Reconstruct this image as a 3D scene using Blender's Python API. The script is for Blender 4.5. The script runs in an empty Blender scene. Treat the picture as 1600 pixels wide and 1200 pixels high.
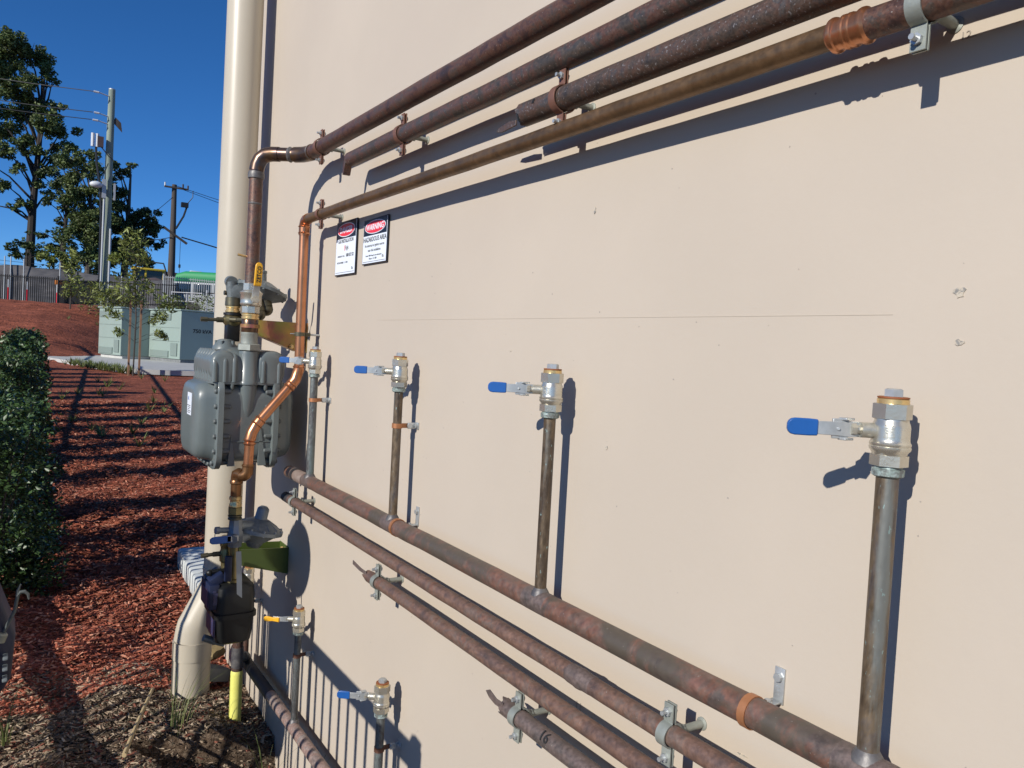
import bpy, bmesh, math, random
import numpy as np
from mathutils import Vector, Matrix
from math import sin, cos, pi, radians, sqrt, atan2
random.seed(7); rng = np.random.default_rng(7)
scene = bpy.context.scene
col = scene.collection
D = 0.9            # eye to wall distance
EYE = 1.55         # eye height over the soil at the wall
# ------------------------------------------------------------------ camera
yaw, pitch, roll = radians(33.5), radians(-2.3), radians(3.3)
fw = Vector((sin(yaw)*cos(pitch), cos(yaw)*cos(pitch), sin(pitch)))
rt = Vector((cos(yaw), -sin(yaw), 0)); up = rt.cross(fw)
r2 = rt*cos(roll)+up*sin(roll); u2 = up*cos(roll)-rt*sin(roll)
cam = bpy.data.objects.new('camera', bpy.data.cameras.new('camera')); col.objects.link(cam)
m = Matrix((r2, u2, -fw)).transposed().to_4x4(); m.translation = (0, 0, EYE)
cam.matrix_world = m
cam.data.sensor_width = 36; cam.data.lens = 27.0
cam.data.clip_start = 0.02; cam.data.clip_end = 3000
scene.camera = cam
# ------------------------------------------------------------------ world and sun
SUN = Vector((1, .33, -.53)).normalized()          # way the light travels
world = bpy.data.worlds.new('World'); scene.world = world; world.use_nodes = True
wn = world.node_tree.nodes; wl = world.node_tree.links
bg = wn['Background']; sky = wn.new('ShaderNodeTexSky'); sky.sky_type = 'NISHITA'
sky.sun_disc = False; sky.sun_elevation = math.asin(-SUN.z)
sky.sun_rotation = atan2(-SUN.x, -SUN.y); sky.air_density = .6; sky.dust_density = 0; sky.ozone_density = 8.0
hsv = wn.new('ShaderNodeHueSaturation'); hsv.inputs['Saturation'].default_value = 1.10; wl.new(sky.outputs[0], hsv.inputs['Color']); wl.new(hsv.outputs[0], bg.inputs[0]); bg.inputs[1].default_value = 0.128
sl = bpy.data.lights.new('sun', 'SUN'); sl.energy = 5.0; sl.angle = radians(.53); sl.color = (1, .95, .87)
so = bpy.data.objects.new('sun', sl); col.objects.link(so)
so.rotation_euler = SUN.to_track_quat('-Z', 'Y').to_euler()
vs = scene.view_settings; vs.view_transform = 'Standard'; vs.look = 'None'; vs.exposure = 0; vs.gamma = 1

# ------------------------------------------------------------------ helpers
def P(t, o, z): return Vector((D-o, t, z+EYE))      # t along the wall, o off the wall, z from eye level
def Q(x, y, z): return Vector((x, y, z+EYE))        # world xy, z from eye level
WL = {}
class MB:
    def __init__(s): s.v = []; s.f = []; s.c = []
    def add(s, vs, fs, c=None):
        n = len(s.v); s.v += [tuple(v) for v in vs]; s.f += [tuple(i+n for i in f) for f in fs]
        if c is not None: s.c += [c]*len(vs)
    def box(s, c, size, R=None, b=0.0):
        c = Vector(c); hx, hy, hz = size[0]/2, size[1]/2, size[2]/2
        R = R or Matrix.Identity(3)
        if b <= 0:
            vs = [c+R@Vector((x*hx, y*hy, z*hz)) for x in (-1, 1) for y in (-1, 1) for z in (-1, 1)]
            s.add(vs, [(0, 1, 3, 2), (4, 6, 7, 5), (0, 4, 5, 1), (2, 3, 7, 6), (0, 2, 6, 4), (1, 5, 7, 3)])
        else:
            bm = bmesh.new(); bmesh.ops.create_cube(bm, size=1)
            for v in bm.verts: v.co = Vector((v.co.x*size[0], v.co.y*size[1], v.co.z*size[2]))
            bmesh.ops.bevel(bm, geom=list(bm.edges), offset=b, segments=2, affect='EDGES', profile=.5)
            bm.verts.index_update()
            s.add([c+R@v.co for v in bm.verts], [[v.index for v in f.verts] for f in bm.faces]); bm.free()
        return s
    def rings(s, rs, cap0=True, cap1=True):
        n = len(rs[0]); vs = [p for r in rs for p in r]; fs = []
        for k in range(len(rs)-1):
            for i in range(n):
                j = (i+1) % n; fs.append((k*n+i, k*n+j, (k+1)*n+j, (k+1)*n+i))
        if cap0: fs.append(tuple(range(n))[::-1])
        if cap1: fs.append(tuple(range((len(rs)-1)*n, len(rs)*n)))
        s.add(vs, fs); return s
    def lathe(s, o, ax, prof, seg=20, ph=0.0, cap=True):
        o = Vector(o); ax = Vector(ax).normalized()
        a = ax.orthogonal().normalized()
        if abs(ax.z) > .99: a = Vector((1, 0, 0))
        b = ax.cross(a)
        rs = [[o+ax*h+(a*cos(2*pi*i/seg+ph)+b*sin(2*pi*i/seg+ph))*r for i in range(seg)] for h, r in prof]
        return s.rings(rs, cap, cap)
    def cyl(s, p, q, r, seg=16, r1=None, ph=0.0):
        p = Vector(p); q = Vector(q)
        return s.lathe(p, q-p, [(0, r), ((q-p).length, r if r1 is None else r1)], seg, ph)
    def tube(s, path, r, seg=16, cap=True):
        pts = [Vector(p) for p in path]; n = len(pts)
        rr = r if hasattr(r, '__len__') else [r]*n
        tg = []
        for i in range(n):
            a = (pts[i]-pts[i-1]).normalized() if i else (pts[1]-pts[0]).normalized()
            b = (pts[i+1]-pts[i]).normalized() if i < n-1 else a
            tg.append((a+b).normalized() if (a+b).length > 1e-6 else a)
        nrm = tg[0].orthogonal().normalized(); rs = []
        for i in range(n):
            if i: nrm = (nrm-tg[i]*nrm.dot(tg[i])).normalized()
            bb = tg[i].cross(nrm)
            rs.append([pts[i]+(nrm*cos(2*pi*k/seg)+bb*sin(2*pi*k/seg))*rr[i] for k in range(seg)])
        return s.rings(rs, cap, cap)
    def prism(s, pts, o, ux, uy, th):
        o = Vector(o); ux = Vector(ux); uy = Vector(uy); nn = ux.cross(uy).normalized()*th
        a = [o+ux*x+uy*y for x, y in pts]; return s.rings([[p-nn/2 for p in a], [p+nn/2 for p in a]])
    def sphere(s, c, r, sc=(1, 1, 1), seg=14, rg=8):
        c = Vector(c); rs = []
        for k in range(rg+1):
            th = pi*max(.02, min(.98, k/rg)) if k in (0, rg) else pi*k/rg
            rs.append([c+Vector((sin(th)*cos(2*pi*i/seg)*sc[0], sin(th)*sin(2*pi*i/seg)*sc[1], -cos(th)*sc[2]))*r for i in range(seg)])
        return s.rings(rs)
    def build(s, name, mt, parent=None, sharp=35, loc=None, bev=0):
        base = WL.get(parent.name, Vector((0, 0, 0))) if parent else (Vector(loc) if loc else Vector((0, 0, 0)))
        me = bpy.data.meshes.new(name); me.from_pydata([tuple(Vector(v)-base) for v in s.v], [], s.f)
        if s.c:
            ca = me.color_attributes.new('tint', 'FLOAT_COLOR', 'POINT')
            ca.data.foreach_set('color', np.array([(a, a, a, 1) if not hasattr(a, '__len__') else (*a, 1) for a in s.c], dtype=np.float32).ravel())
        bm = bmesh.new(); bm.from_mesh(me); bmesh.ops.recalc_face_normals(bm, faces=bm.faces) if len(bm.faces) < 60000 else None
        bm.to_mesh(me); bm.free()
        me.polygons.foreach_set('use_smooth', [True]*len(me.polygons)); me.set_sharp_from_angle(angle=radians(sharp))
        me.materials.append(mt); o = bpy.data.objects.new(name, me); col.objects.link(o)
        if parent: o.parent = parent
        else: o.location = base
        WL[o.name] = base
        if bev:
            b = o.modifiers.new('bevel', 'BEVEL'); b.width = bev; b.segments = 2; b.limit_method = 'ANGLE'; b.angle_limit = radians(40)
        return o
def tag(o, label=None, cat=None, group=None, kind=None):
    if label: o['label'] = label
    if cat: o['category'] = cat
    if group: o['group'] = group
    if kind: o['kind'] = kind
    return o
def thing(name, loc, label, cat, group=None):
    o = bpy.data.objects.new(name, None); col.objects.link(o); o.location = loc; WL[o.name] = Vector(loc)
    o.empty_display_size = .1
    return tag(o, label, cat, group)
def text_mb(mb, s, o, ux, uy, size, align='CENTER', th=.0004, sx=1.0, bold=0):
    cu = bpy.data.curves.new('lettering', 'FONT'); cu.body = s; cu.size = size; cu.align_x = align; cu.extrude = th/2; cu.resolution_u = 3; cu.offset = bold*size
    ob = bpy.data.objects.new('lettering', cu); col.objects.link(ob)
    dg = bpy.context.evaluated_depsgraph_get(); me = bpy.data.meshes.new_from_object(ob.evaluated_get(dg))
    ux = Vector(ux).normalized(); uy = Vector(uy).normalized(); uz = ux.cross(uy); o = Vector(o)
    mb.add([o+ux*v.co.x*sx+uy*v.co.y+uz*v.co.z for v in me.vertices], [tuple(p.vertices) for p in me.polygons])
    bpy.data.objects.remove(ob); bpy.data.curves.remove(cu); bpy.data.meshes.remove(me)

# ------------------------------------------------------------------ materials
def mat(name, c1, c2=None, rough=.6, metal=0.0, scale=20, lo=.35, hi=.65, bump=0.0, bscale=60, c3=None, s3=8, lo3=.55, hi3=.7,
        stretch=(1, 1, 1), rough2=None, tint=False, spec=None, coat=0, detail=6, transl=0, bdist=.002):
    m = bpy.data.materials.new(name); m.use_nodes = True; nt = m.node_tree; N = nt.nodes; L = nt.links
    b = N['Principled BSDF']; b.inputs['Roughness'].default_value = rough; b.inputs['Metallic'].default_value = metal
    if spec is not None: b.inputs['Specular IOR Level'].default_value = spec
    if coat: b.inputs['Coat Weight'].default_value = coat; b.inputs['Coat Roughness'].default_value = .08
    tc = N.new('ShaderNodeTexCoord'); mp = N.new('ShaderNodeMapping'); mp.inputs['Scale'].default_value = stretch
    geo = N.new('ShaderNodeNewGeometry'); L.new(geo.outputs['Position'], mp.inputs[0])
    def noise(sc, det=detail, rg=.6):
        n = N.new('ShaderNodeTexNoise'); n.inputs['Scale'].default_value = sc; n.inputs['Detail'].default_value = det
        n.inputs['Roughness'].default_value = rg; L.new(mp.outputs[0], n.inputs['Vector']); return n.outputs['Fac']
    def ramp(fac, a, z):
        r = N.new('ShaderNodeMapRange'); r.inputs['From Min'].default_value = a; r.inputs['From Max'].default_value = z
        L.new(fac, r.inputs['Value']); return r.outputs[0]
    def mix(fac, a, z):
        x = N.new('ShaderNodeMix'); x.data_type = 'RGBA'
        if fac is None: x.inputs[0].default_value = .5
        else: L.new(fac, x.inputs[0])
        for v, k in ((a, 6), (z, 7)):
            if isinstance(v, tuple): x.inputs[k].default_value = (*v, 1)
            else: L.new(v, x.inputs[k])
        return x.outputs[2]
    out = None
    if c2 is not None:
        f = ramp(noise(scale), lo, hi); out = mix(f, c1, c2)
        if rough2 is not None:
            r = N.new('ShaderNodeMapRange'); r.inputs['To Min'].default_value = rough; r.inputs['To Max'].default_value = rough2
            L.new(f, r.inputs['Value']); L.new(r.outputs[0], b.inputs['Roughness'])
        if c3 is not None: out = mix(ramp(noise(s3), lo3, hi3), out, c3)
    if tint:
        at = N.new('ShaderNodeAttribute'); at.attribute_name = 'tint'
        x = N.new('ShaderNodeMix'); x.data_type = 'RGBA'; x.blend_type = 'MULTIPLY'; x.inputs[0].default_value = 1
        if out is None: x.inputs[6].default_value = (*c1, 1)
        else: L.new(out, x.inputs[6])
        L.new(at.outputs['Color'], x.inputs[7]); out = x.outputs[2]
    if out is None: b.inputs['Base Color'].default_value = (*c1, 1)
    else: L.new(out, b.inputs['Base Color'])
    if bump:
        bp = N.new('ShaderNodeBump'); bp.inputs['Strength'].default_value = bump; bp.inputs['Distance'].default_value = bdist
        L.new(noise(bscale, 4), bp.inputs['Height']); L.new(bp.outputs[0], b.inputs['Normal'])
    if transl:
        tr = N.new('ShaderNodeBsdfTranslucent'); ms = N.new('ShaderNodeMixShader'); ms.inputs[0].default_value = transl
        if out is None: tr.inputs[0].default_value = (*c1, 1)
        else: L.new(out, tr.inputs[0])
        L.new(b.outputs[0], ms.inputs[1]); L.new(tr.outputs[0], ms.inputs[2]); L.new(ms.outputs[0], N['Material Output'].inputs[0])
    return m
def weathered(name, stops, scale=12, fleck=(.30, .26, .22), fl=.67, rough=.45, metal=.35, stretch=(1, 1, 1), bump=.5, streak=None, grime=None, vr=(.72, 1.3)):
    m = bpy.data.materials.new(name); m.use_nodes = True; N = m.node_tree.nodes; L = m.node_tree.links
    b = N['Principled BSDF']; b.inputs['Metallic'].default_value = metal
    g = N.new('ShaderNodeNewGeometry')
    def no(sc, det=8, rg=.65, st=stretch, dist=0):
        mp = N.new('ShaderNodeMapping'); mp.inputs['Scale'].default_value = st; L.new(g.outputs['Position'], mp.inputs[0])
        n = N.new('ShaderNodeTexNoise'); n.inputs['Scale'].default_value = sc; n.inputs['Detail'].default_value = det; n.inputs['Roughness'].default_value = rg
        n.inputs['Distortion'].default_value = dist; L.new(mp.outputs[0], n.inputs[0]); return n.outputs['Fac']
    def rng(f, a, z, c=0, d=1):
        r = N.new('ShaderNodeMapRange')
        for k, v in zip(('From Min', 'From Max', 'To Min', 'To Max'), (a, z, c, d)): r.inputs[k].default_value = v
        L.new(f, r.inputs[0]); return r.outputs[0]
    def mix(f, a, z):
        x = N.new('ShaderNodeMix'); x.data_type = 'RGBA'; L.new(f, x.inputs[0])
        for v, k in ((a, 6), (z, 7)):
            if isinstance(v, tuple): x.inputs[k].default_value = (*v, 1)
            else: L.new(v, x.inputs[k])
        return x.outputs[2]
    r = N.new('ShaderNodeValToRGB'); e = r.color_ramp.elements
    e[0].position, e[0].color = stops[0][0], (*stops[0][1], 1); e[1].position, e[1].color = stops[-1][0], (*stops[-1][1], 1)
    for q, c in stops[1:-1]: k = e.new(q); k.color = (*c, 1)
    big = no(scale, 9, .68, stretch, .6); L.new(big, r.inputs[0]); col_ = r.outputs[0]
    fine = no(scale*9, 5, .6)
    hs = N.new('ShaderNodeHueSaturation'); L.new(rng(fine, .3, .7, *vr), hs.inputs['Value']); L.new(col_, hs.inputs['Color']); col_ = hs.outputs[0]
    if grime: col_ = mix(rng(no(scale*.55, 8, .7, stretch, .8), .50, .58), col_, grime)
    if streak: col_ = mix(rng(no(26, 6, .6, (1, 1, .12)), .56, .66), col_, streak)
    col_ = mix(rng(no(210, 3, .6), fl, fl+.05), col_, fleck)
    L.new(col_, b.inputs['Base Color']); L.new(rng(fine, .3, .7, rough-.08, rough+.18), b.inputs['Roughness'])
    bp = N.new('ShaderNodeBump'); bp.inputs['Strength'].default_value = bump; bp.inputs['Distance'].default_value = .0008; L.new(fine, bp.inputs['Height']); L.new(bp.outputs[0], b.inputs['Normal'])
    return m
M = {}
M['wall'] = mat('painted_render', (.472, .409, .333), (.505, .437, .356), .62, scale=1.6, bump=.35, bscale=90, c3=(.455, .392, .325), s3=.7, lo3=.5, hi3=.8, bdist=.0006)
M['wallchip'] = mat('bare_patch', (.50, .44, .35), (.24, .23, .21), .8, scale=150, lo=.5, hi=.58, bump=.8, bscale=250)
M['pencil'] = mat('pencil_mark', (.33, .29, .25))
M['line'] = mat('faint_line', (.445, .385, .305))
M['pvc'] = mat('cream_pvc', (.50, .45, .36), (.475, .425, .335), .38, scale=3)
M['seam'] = mat('dark_seam', (.10, .09, .08))
M['darkpipe'] = weathered('tarnished_copper_red', [(.30, (.045, .036, .036)), (.42, (.085, .048, .042)), (.50, (.15, .076, .052)), (.58, (.095, .072, .060)), (.70, (.17, .10, .068))], 26, metal=.4, rough=.42)
M['darkpipe1'] = weathered('tarnished_copper_grey', [(.32, (.05, .048, .044)), (.44, (.095, .075, .062)), (.52, (.15, .078, .060)), (.60, (.080, .075, .070)), (.72, (.14, .10, .075))], 20, metal=.4, rough=.42, fl=.64)
M['darkpipe2'] = weathered('tarnished_copper_spotted', [(.32, (.05, .044, .042)), (.44, (.10, .075, .060)), (.53, (.13, .078, .058)), (.62, (.085, .078, .075)), (.74, (.16, .12, .10))], 28, metal=.4, rough=.42, fl=.62, fleck=(.27, .25, .24))
M['bronzepipe'] = weathered('bronze_pipe', [(.30, (.10, .066, .042)), (.45, (.165, .10, .05)), (.55, (.21, .125, .062)), (.70, (.15, .095, .055))], 10, metal=.6, rough=.38, bump=.15, fl=.72, vr=(.86, 1.12))
M['pinkpipe'] = weathered('dusty_copper', [(.30, (.07, .055, .050)), (.43, (.15, .095, .078)), (.50, (.205, .118, .084)), (.56, (.165, .12, .098)), (.64, (.21, .105, .072)), (.75, (.10, .08, .06))], 13, metal=.3, rough=.45, bump=.35, fl=.68)
M['palepink'] = weathered('pale_dusty_copper', [(.30, (.16, .13, .12)), (.45, (.27, .20, .175)), (.53, (.31, .20, .165)), (.62, (.26, .22, .20)), (.74, (.20, .15, .13))], 16, metal=.2, rough=.5, bump=.35, fl=.66, fleck=(.38, .36, .33))
M['greypink'] = weathered('grey_dusty_copper', [(.30, (.08, .072, .068)), (.45, (.14, .108, .095)), (.55, (.17, .125, .11)), (.70, (.10, .09, .085))], 16, metal=.3, rough=.45, bump=.35, fl=.68)
M['redpink'] = weathered('rust_red_copper', [(.30, (.07, .06, .055)), (.42, (.12, .088, .075)), (.48, (.195, .095, .066)), (.54, (.16, .108, .085)), (.62, (.20, .10, .075)), (.72, (.11, .09, .07))], 9, metal=.3, rough=.45, bump=.35, grime=(.108, .088, .068), fl=.69)
M['riser'] = weathered('stained_riser', [(.30, (.045, .034, .028)), (.43, (.10, .072, .048)), (.52, (.16, .115, .070)), (.60, (.12, .10, .088)), (.72, (.075, .052, .042))], 15, metal=.4, rough=.42, stretch=(1, 1, .4), streak=(.17, .175, .16), fl=.66, fleck=(.24, .33, .31))
M['greyriser'] = weathered('grey_stained_riser', [(.30, (.05, .045, .042)), (.44, (.10, .10, .098)), (.54, (.15, .165, .16)), (.62, (.10, .085, .075)), (.74, (.065, .06, .058))], 22, metal=.35, rough=.45, stretch=(1, 1, .4), streak=(.16, .21, .20), fl=.64, fleck=(.22, .30, .28))
M['newcopper'] = mat('bright_copper', (.62, .27, .135), (.50, .21, .10), .3, .85, scale=14, c3=(.30, .13, .07), s3=30, lo3=.6, hi3=.8)
M['browncopper'] = mat('brown_copper', (.30, .145, .06), (.20, .10, .045), .33, .8, scale=20)
M['brazed'] = mat('heat_marked_copper', (.22, .13, .065), (.085, .06, .06), .32, .75, scale=24, c3=(.075, .068, .075), s3=14, lo3=.5, hi3=.62)
M['braze'] = mat('grey_braze', (.09, .085, .09), (.18, .17, .16), .5, .4, scale=50, bump=.5)
M['patina'] = mat('green_patina', (.30, .38, .35), (.16, .17, .16), .6, .3, scale=110, lo=.42, hi=.58, c3=(.42, .50, .48), s3=70, lo3=.55, hi3=.62, bump=.6, bscale=200)
M['nickel'] = mat('nickel_plate', (.62, .59, .50), (.54, .51, .43), .24, .78, scale=40, bump=.12, bscale=200, rough2=.36)
M['cast'] = mat('cast_nickel', (.56, .53, .44), (.42, .40, .33), .36, .6, scale=120, bump=.3, bscale=300)
M['zinc'] = mat('zinc_plate', (.50, .52, .52), (.40, .42, .42), .36, .5, scale=50)
M['galv'] = mat('galvanised', (.33, .35, .31), (.26, .28, .25), .5, .35, scale=35, bump=.15, bscale=200)
M['brass'] = mat('brass', (.78, .56, .26), (.66, .46, .20), .28, .7, scale=40)
M['oldbrass'] = mat('dull_brass', (.28, .23, .10), (.17, .15, .085), .35, .75, scale=40)
M['darkbrass'] = mat('dark_brass', (.14, .125, .075), (.09, .085, .06), .4, .6, scale=50)
M['sealing'] = mat('brown_seal', (.25, .08, .025), rough=.6)
M['blue'] = mat('blue_vinyl', (.014, .095, .34), (.012, .085, .30), .35, scale=30)
M['yellow'] = mat('yellow_vinyl', (.80, .42, .02), (.74, .38, .02), .4, scale=30)
M['ink'] = mat('black_ink', (.02, .02, .02), rough=.6)
M['meter'] = mat('grey_enamel', (.135, .158, .157), (.12, .143, .143), .36, 0, scale=14, coat=.15, bump=.05)
M['meterbolt'] = mat('grey_bolt', (.118, .140, .140), (.09, .10, .10), .6, scale=60)
M['meterdark'] = mat('dark_recess', (.03, .035, .04), rough=.6)
M['reg'] = mat('cast_grey', (.17, .195, .20), (.12, .14, .145), .5, .2, scale=60, bump=.3, bscale=200)
M['reglight'] = mat('light_cast_grey', (.25, .29, .31), (.19, .22, .24), .45, .3, scale=60, bump=.3, bscale=200)
M['black'] = mat('black_plastic', (.006, .0068, .0068), (.009, .010, .0095), .45, scale=20)
M['navy'] = mat('navy_plastic', (.008, .014, .045), (.011, .018, .052), .5, scale=20)
M['navyface'] = mat('navy_dial_face', (.03, .035, .09), (.09, .05, .09), .4, scale=90, lo=.5, hi=.6)
M['steel'] = mat('grey_steel', (.22, .25, .29), rough=.35, metal=.7)
M['irid'] = mat('zinc_chromate', (.46, .28, .07), (.33, .08, .11), .36, .5, scale=13, c3=(.24, .30, .06), s3=5, lo3=.52, hi3=.66)
M['olive'] = mat('olive_bracket', (.12, .17, .04), (.09, .13, .04), .38, .45, scale=6)
M['tape'] = mat('yellow_tape', (.78, .76, .19), (.70, .68, .16), .5, scale=30)
M['blacktape'] = mat('black_tape', (.018, .018, .022), (.03, .03, .032), .6, scale=60, bump=.2)
M['orange'] = mat('copper_strap', (.50, .22, .10), (.42, .18, .08), .45, .5, scale=60)
M['rust'] = mat('rusty_strap', (.16, .07, .04), (.11, .05, .035), .6, .3, scale=60)
M['white'] = mat('sign_white', (.74, .79, .86), rough=.35)
M['signblack'] = mat('sign_black', (.012, .014, .022), rough=.3)
M['red'] = mat('sign_red', (.72, .03, .05), rough=.35)
M['paleband'] = mat('pale_pipe_band', (.36, .30, .26), (.26, .18, .15), .5, .3, scale=60)
M['concrete'] = mat('pale_concrete', (.50, .50, .47), (.42, .42, .40), .85, scale=3, bump=.3)
M['kiosk'] = mat('kiosk_green', (.285, .355, .315), (.265, .335, .295), .5, scale=1)
M['kioskvent'] = mat('kiosk_vent', (.19, .24, .215), rough=.6)
M['dkfence'] = mat('black_fence', (.010, .011, .013), rough=.7, spec=.2)
M['gryfence'] = mat('grey_fence', (.33, .34, .34), rough=.5, metal=.3)
M['post'] = mat('galvanised_post', (.45, .46, .46), rough=.5, metal=.4)
M['shade'] = mat('shade_cloth', (.075, .075, .085), (.12, .115, .12), .9, scale=1.2, lo=.4, hi=.6, c3=(.20, .19, .19), s3=.6, lo3=.6, hi3=.72, stretch=(1, 1, 3))
M['bark'] = mat('bark', (.10, .085, .07), (.05, .042, .035), .9, scale=3, stretch=(1, 1, .3))
M['darkbark'] = mat('dark_bark', (.035, .028, .024), rough=.9)
M['polewood'] = mat('treated_pole', (.26, .31, .25), (.19, .23, .19), .85, scale=5, stretch=(1, 1, .1))
M['oldpole'] = mat('weathered_pole', (.085, .07, .06), (.055, .045, .04), .9, scale=5, stretch=(1, 1, .1))
M['cable'] = mat('cable', (.012, .012, .014), rough=.5)
M['ceramic'] = mat('insulator', (.6, .62, .64), rough=.4)
M['leafA'] = mat('gum_leaf', (.075, .115, .030), (.12, .15, .045), .6, scale=.6, tint=True, transl=.18)
M['leafB'] = mat('dark_leaf', (.042, .072, .022), (.075, .10, .03), .6, scale=.6, tint=True, transl=.15)
M['leafC'] = mat('yellow_green_leaf', (.15, .19, .04), (.20, .22, .055), .5, scale=2, tint=True, transl=.3)
M['hedge'] = mat('hedge_leaf', (.032, .070, .022), (.06, .11, .028), .42, scale=3, tint=True, transl=.15)
M['grass'] = mat('grass_blade', (.14, .20, .05), (.20, .22, .08), .5, scale=9, transl=.3)
M['busgreen'] = mat('green_paint', (.02, .26, .09), rough=.6)
M['busgrey'] = mat('grey_panel', (.30, .32, .33), rough=.4)
M['glass'] = mat('dark_glass', (.02, .03, .04), rough=.1)
M['machine'] = mat('machine_yellow', (.62, .44, .04), rough=.4)
M['dirt'] = mat('purple_dirt', (.10, .065, .065), (.07, .05, .05), .95, scale=1.5)
M['bamboo'] = mat('bamboo', (.52, .40, .22), (.44, .33, .17), .6, scale=20)
M['stake'] = mat('timber_stake', (.26, .14, .08), (.34, .20, .11), .8, scale=5)
M['rock'] = mat('yellow_rock', (.36, .27, .12), (.20, .15, .08), .9, scale=14, bump=.6, bscale=30)
M['slabgrey'] = mat('grey_offcut', (.22, .23, .23), (.15, .16, .16), .9, scale=10, bump=.5)
M['ribbed'] = mat('white_plastic', (.60, .63, .62), (.55, .58, .57), .5, scale=8)
M['orangepl'] = mat('orange_plastic', (.8, .25, .02), rough=.5)
M['railgrey'] = mat('railing_paint', (.22, .23, .24), rough=.5, metal=.3)

# ground material: red bark mulch, brown litter close to the lens
def ground_material():
    m = bpy.data.materials.new('mulch_ground'); m.use_nodes = True; N = m.node_tree.nodes; L = m.node_tree.links
    b = N['Principled BSDF']; b.inputs['Roughness'].default_value = .95; b.inputs['Specular IOR Level'].default_value = .2
    g = N.new('ShaderNodeNewGeometry'); sx = N.new('ShaderNodeSeparateXYZ'); L.new(g.outputs['Position'], sx.inputs[0])
    def no(s, d=5, st=None):
        n = N.new('ShaderNodeTexNoise'); n.inputs['Scale'].default_value = s; n.inputs['Detail'].default_value = d; n.inputs['Roughness'].default_value = .65
        if st:
            mp = N.new('ShaderNodeMapping'); mp.inputs['Scale'].default_value = st; L.new(g.outputs['Position'], mp.inputs[0]); L.new(mp.outputs[0], n.inputs[0])
        else: L.new(g.outputs['Position'], n.inputs[0])
        return n.outputs['Fac']
    def cr(f, pts):
        r = N.new('ShaderNodeValToRGB'); e = r.color_ramp.elements
        e[0].position, e[0].color = pts[0][0], (*pts[0][1], 1); e[1].position, e[1].color = pts[-1][0], (*pts[-1][1], 1)
        for p, c in pts[1:-1]: q = e.new(p); q.color = (*c, 1)
        L.new(f, r.inputs[0]); return r.outputs[0]
    red = cr(no(38, 6), [(.32, (.07, .020, .012)), (.47, (.27, .082, .046)), (.60, (.38, .12, .068)), (.75, (.48, .21, .13))])
    brn = cr(no(55, 6), [(.32, (.04, .026, .017)), (.47, (.13, .088, .058)), (.60, (.21, .155, .11)), (.75, (.32, .26, .19))])
    a = N.new('ShaderNodeMath'); a.operation = 'ADD'; L.new(sx.outputs['Y'], a.inputs[0])
    mu = N.new('ShaderNodeMath'); mu.operation = 'MULTIPLY_ADD'; L.new(no(5, 3), mu.inputs[0]); mu.inputs[1].default_value = .5; mu.inputs[2].default_value = -.25
    L.new(mu.outputs[0], a.inputs[1])
    r = N.new('ShaderNodeMapRange'); r.inputs['From Min'].default_value = 3.42; r.inputs['From Max'].default_value = 3.62; L.new(a.outputs[0], r.inputs[0])
    mx = N.new('ShaderNodeMix'); mx.data_type = 'RGBA'; L.new(r.outputs[0], mx.inputs[0]); L.new(brn, mx.inputs[6]); L.new(red, mx.inputs[7])
    # far verge beyond the bank is grey-brown
    r3 = N.new('ShaderNodeMapRange'); r3.inputs['From Min'].default_value = 41.5; r3.inputs['From Max'].default_value = 43; L.new(sx.outputs['Y'], r3.inputs[0])
    m3 = N.new('ShaderNodeMix'); m3.data_type = 'RGBA'; L.new(r3.outputs[0], m3.inputs[0]); L.new(mx.outputs[2], m3.inputs[6]); m3.inputs[7].default_value = (.12, .10, .08, 1)
    tv = N.new('ShaderNodeMapRange'); tv.inputs['From Min'].default_value = .35; tv.inputs['From Max'].default_value = .65; tv.inputs['To Min'].default_value = .55; tv.inputs['To Max'].default_value = 1.35
    L.new(no(3.5, 8, (.6, 1.6, 1)), tv.inputs[0]); hs = N.new('ShaderNodeHueSaturation'); L.new(tv.outputs[0], hs.inputs['Value']); L.new(m3.outputs[2], hs.inputs['Color'])
    L.new(hs.outputs[0], b.inputs['Base Color'])
    bp = N.new('ShaderNodeBump'); bp.inputs['Strength'].default_value = 1; bp.inputs['Distance'].default_value = .05; L.new(no(11, 8), bp.inputs['Height']); L.new(bp.outputs[0], b.inputs['Normal'])
    return m
M['ground'] = ground_material()

# ------------------------------------------------------------------ terrain
def sst(a, b, x):
    u = min(1, max(0, (x-a)/(b-a))); return u*u*(3-2*u)
def gz(x, y):                                   # height from eye level
    z = -1.47 + .025*max(0, min(y, 22)-3.0)
    z += -.035*sst(.3, .9, x)*(1-sst(4, 6, y))
    z += .04*sst(.2, -1.2, x)
    foot = 24.8 + 7.0*sst(.6, 4.6, x)
    z += 2.05*sst(foot, 41, y)
    z += .35*sst(42, 60, y)
    led = 1.1*sst(2.90, 2.86, y+.03*sin(9*x)-.10*(.9-x))*sst(.42, .47, x+.04*sin(11*y))
    z += (.05*sin(2.1*x+1.3*y)*sin(3.7*y-.9*x)+.03*sin(6.1*y+2*x))*sst(20, 27, y)*(1-sst(60, 80, y))
    z -= .12*led
    return z
def rough(x, y):
    a = .020*sin(7.1*x+3.3*y)+.015*sin(13*x-9*y+1)+.010*sin(21*x+17*y)
    return a*(1-.9*sst(6, 12, y))
xs = sorted(set([round(v, 3) for v in np.concatenate([np.linspace(-.6, 1.0, 90), np.linspace(1.03, 3.2, 70), np.linspace(3.3, 14, 60), np.linspace(15, 160, 25), np.linspace(-160, -15, 20), np.linspace(-14, -.8, 30)])]))
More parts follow.
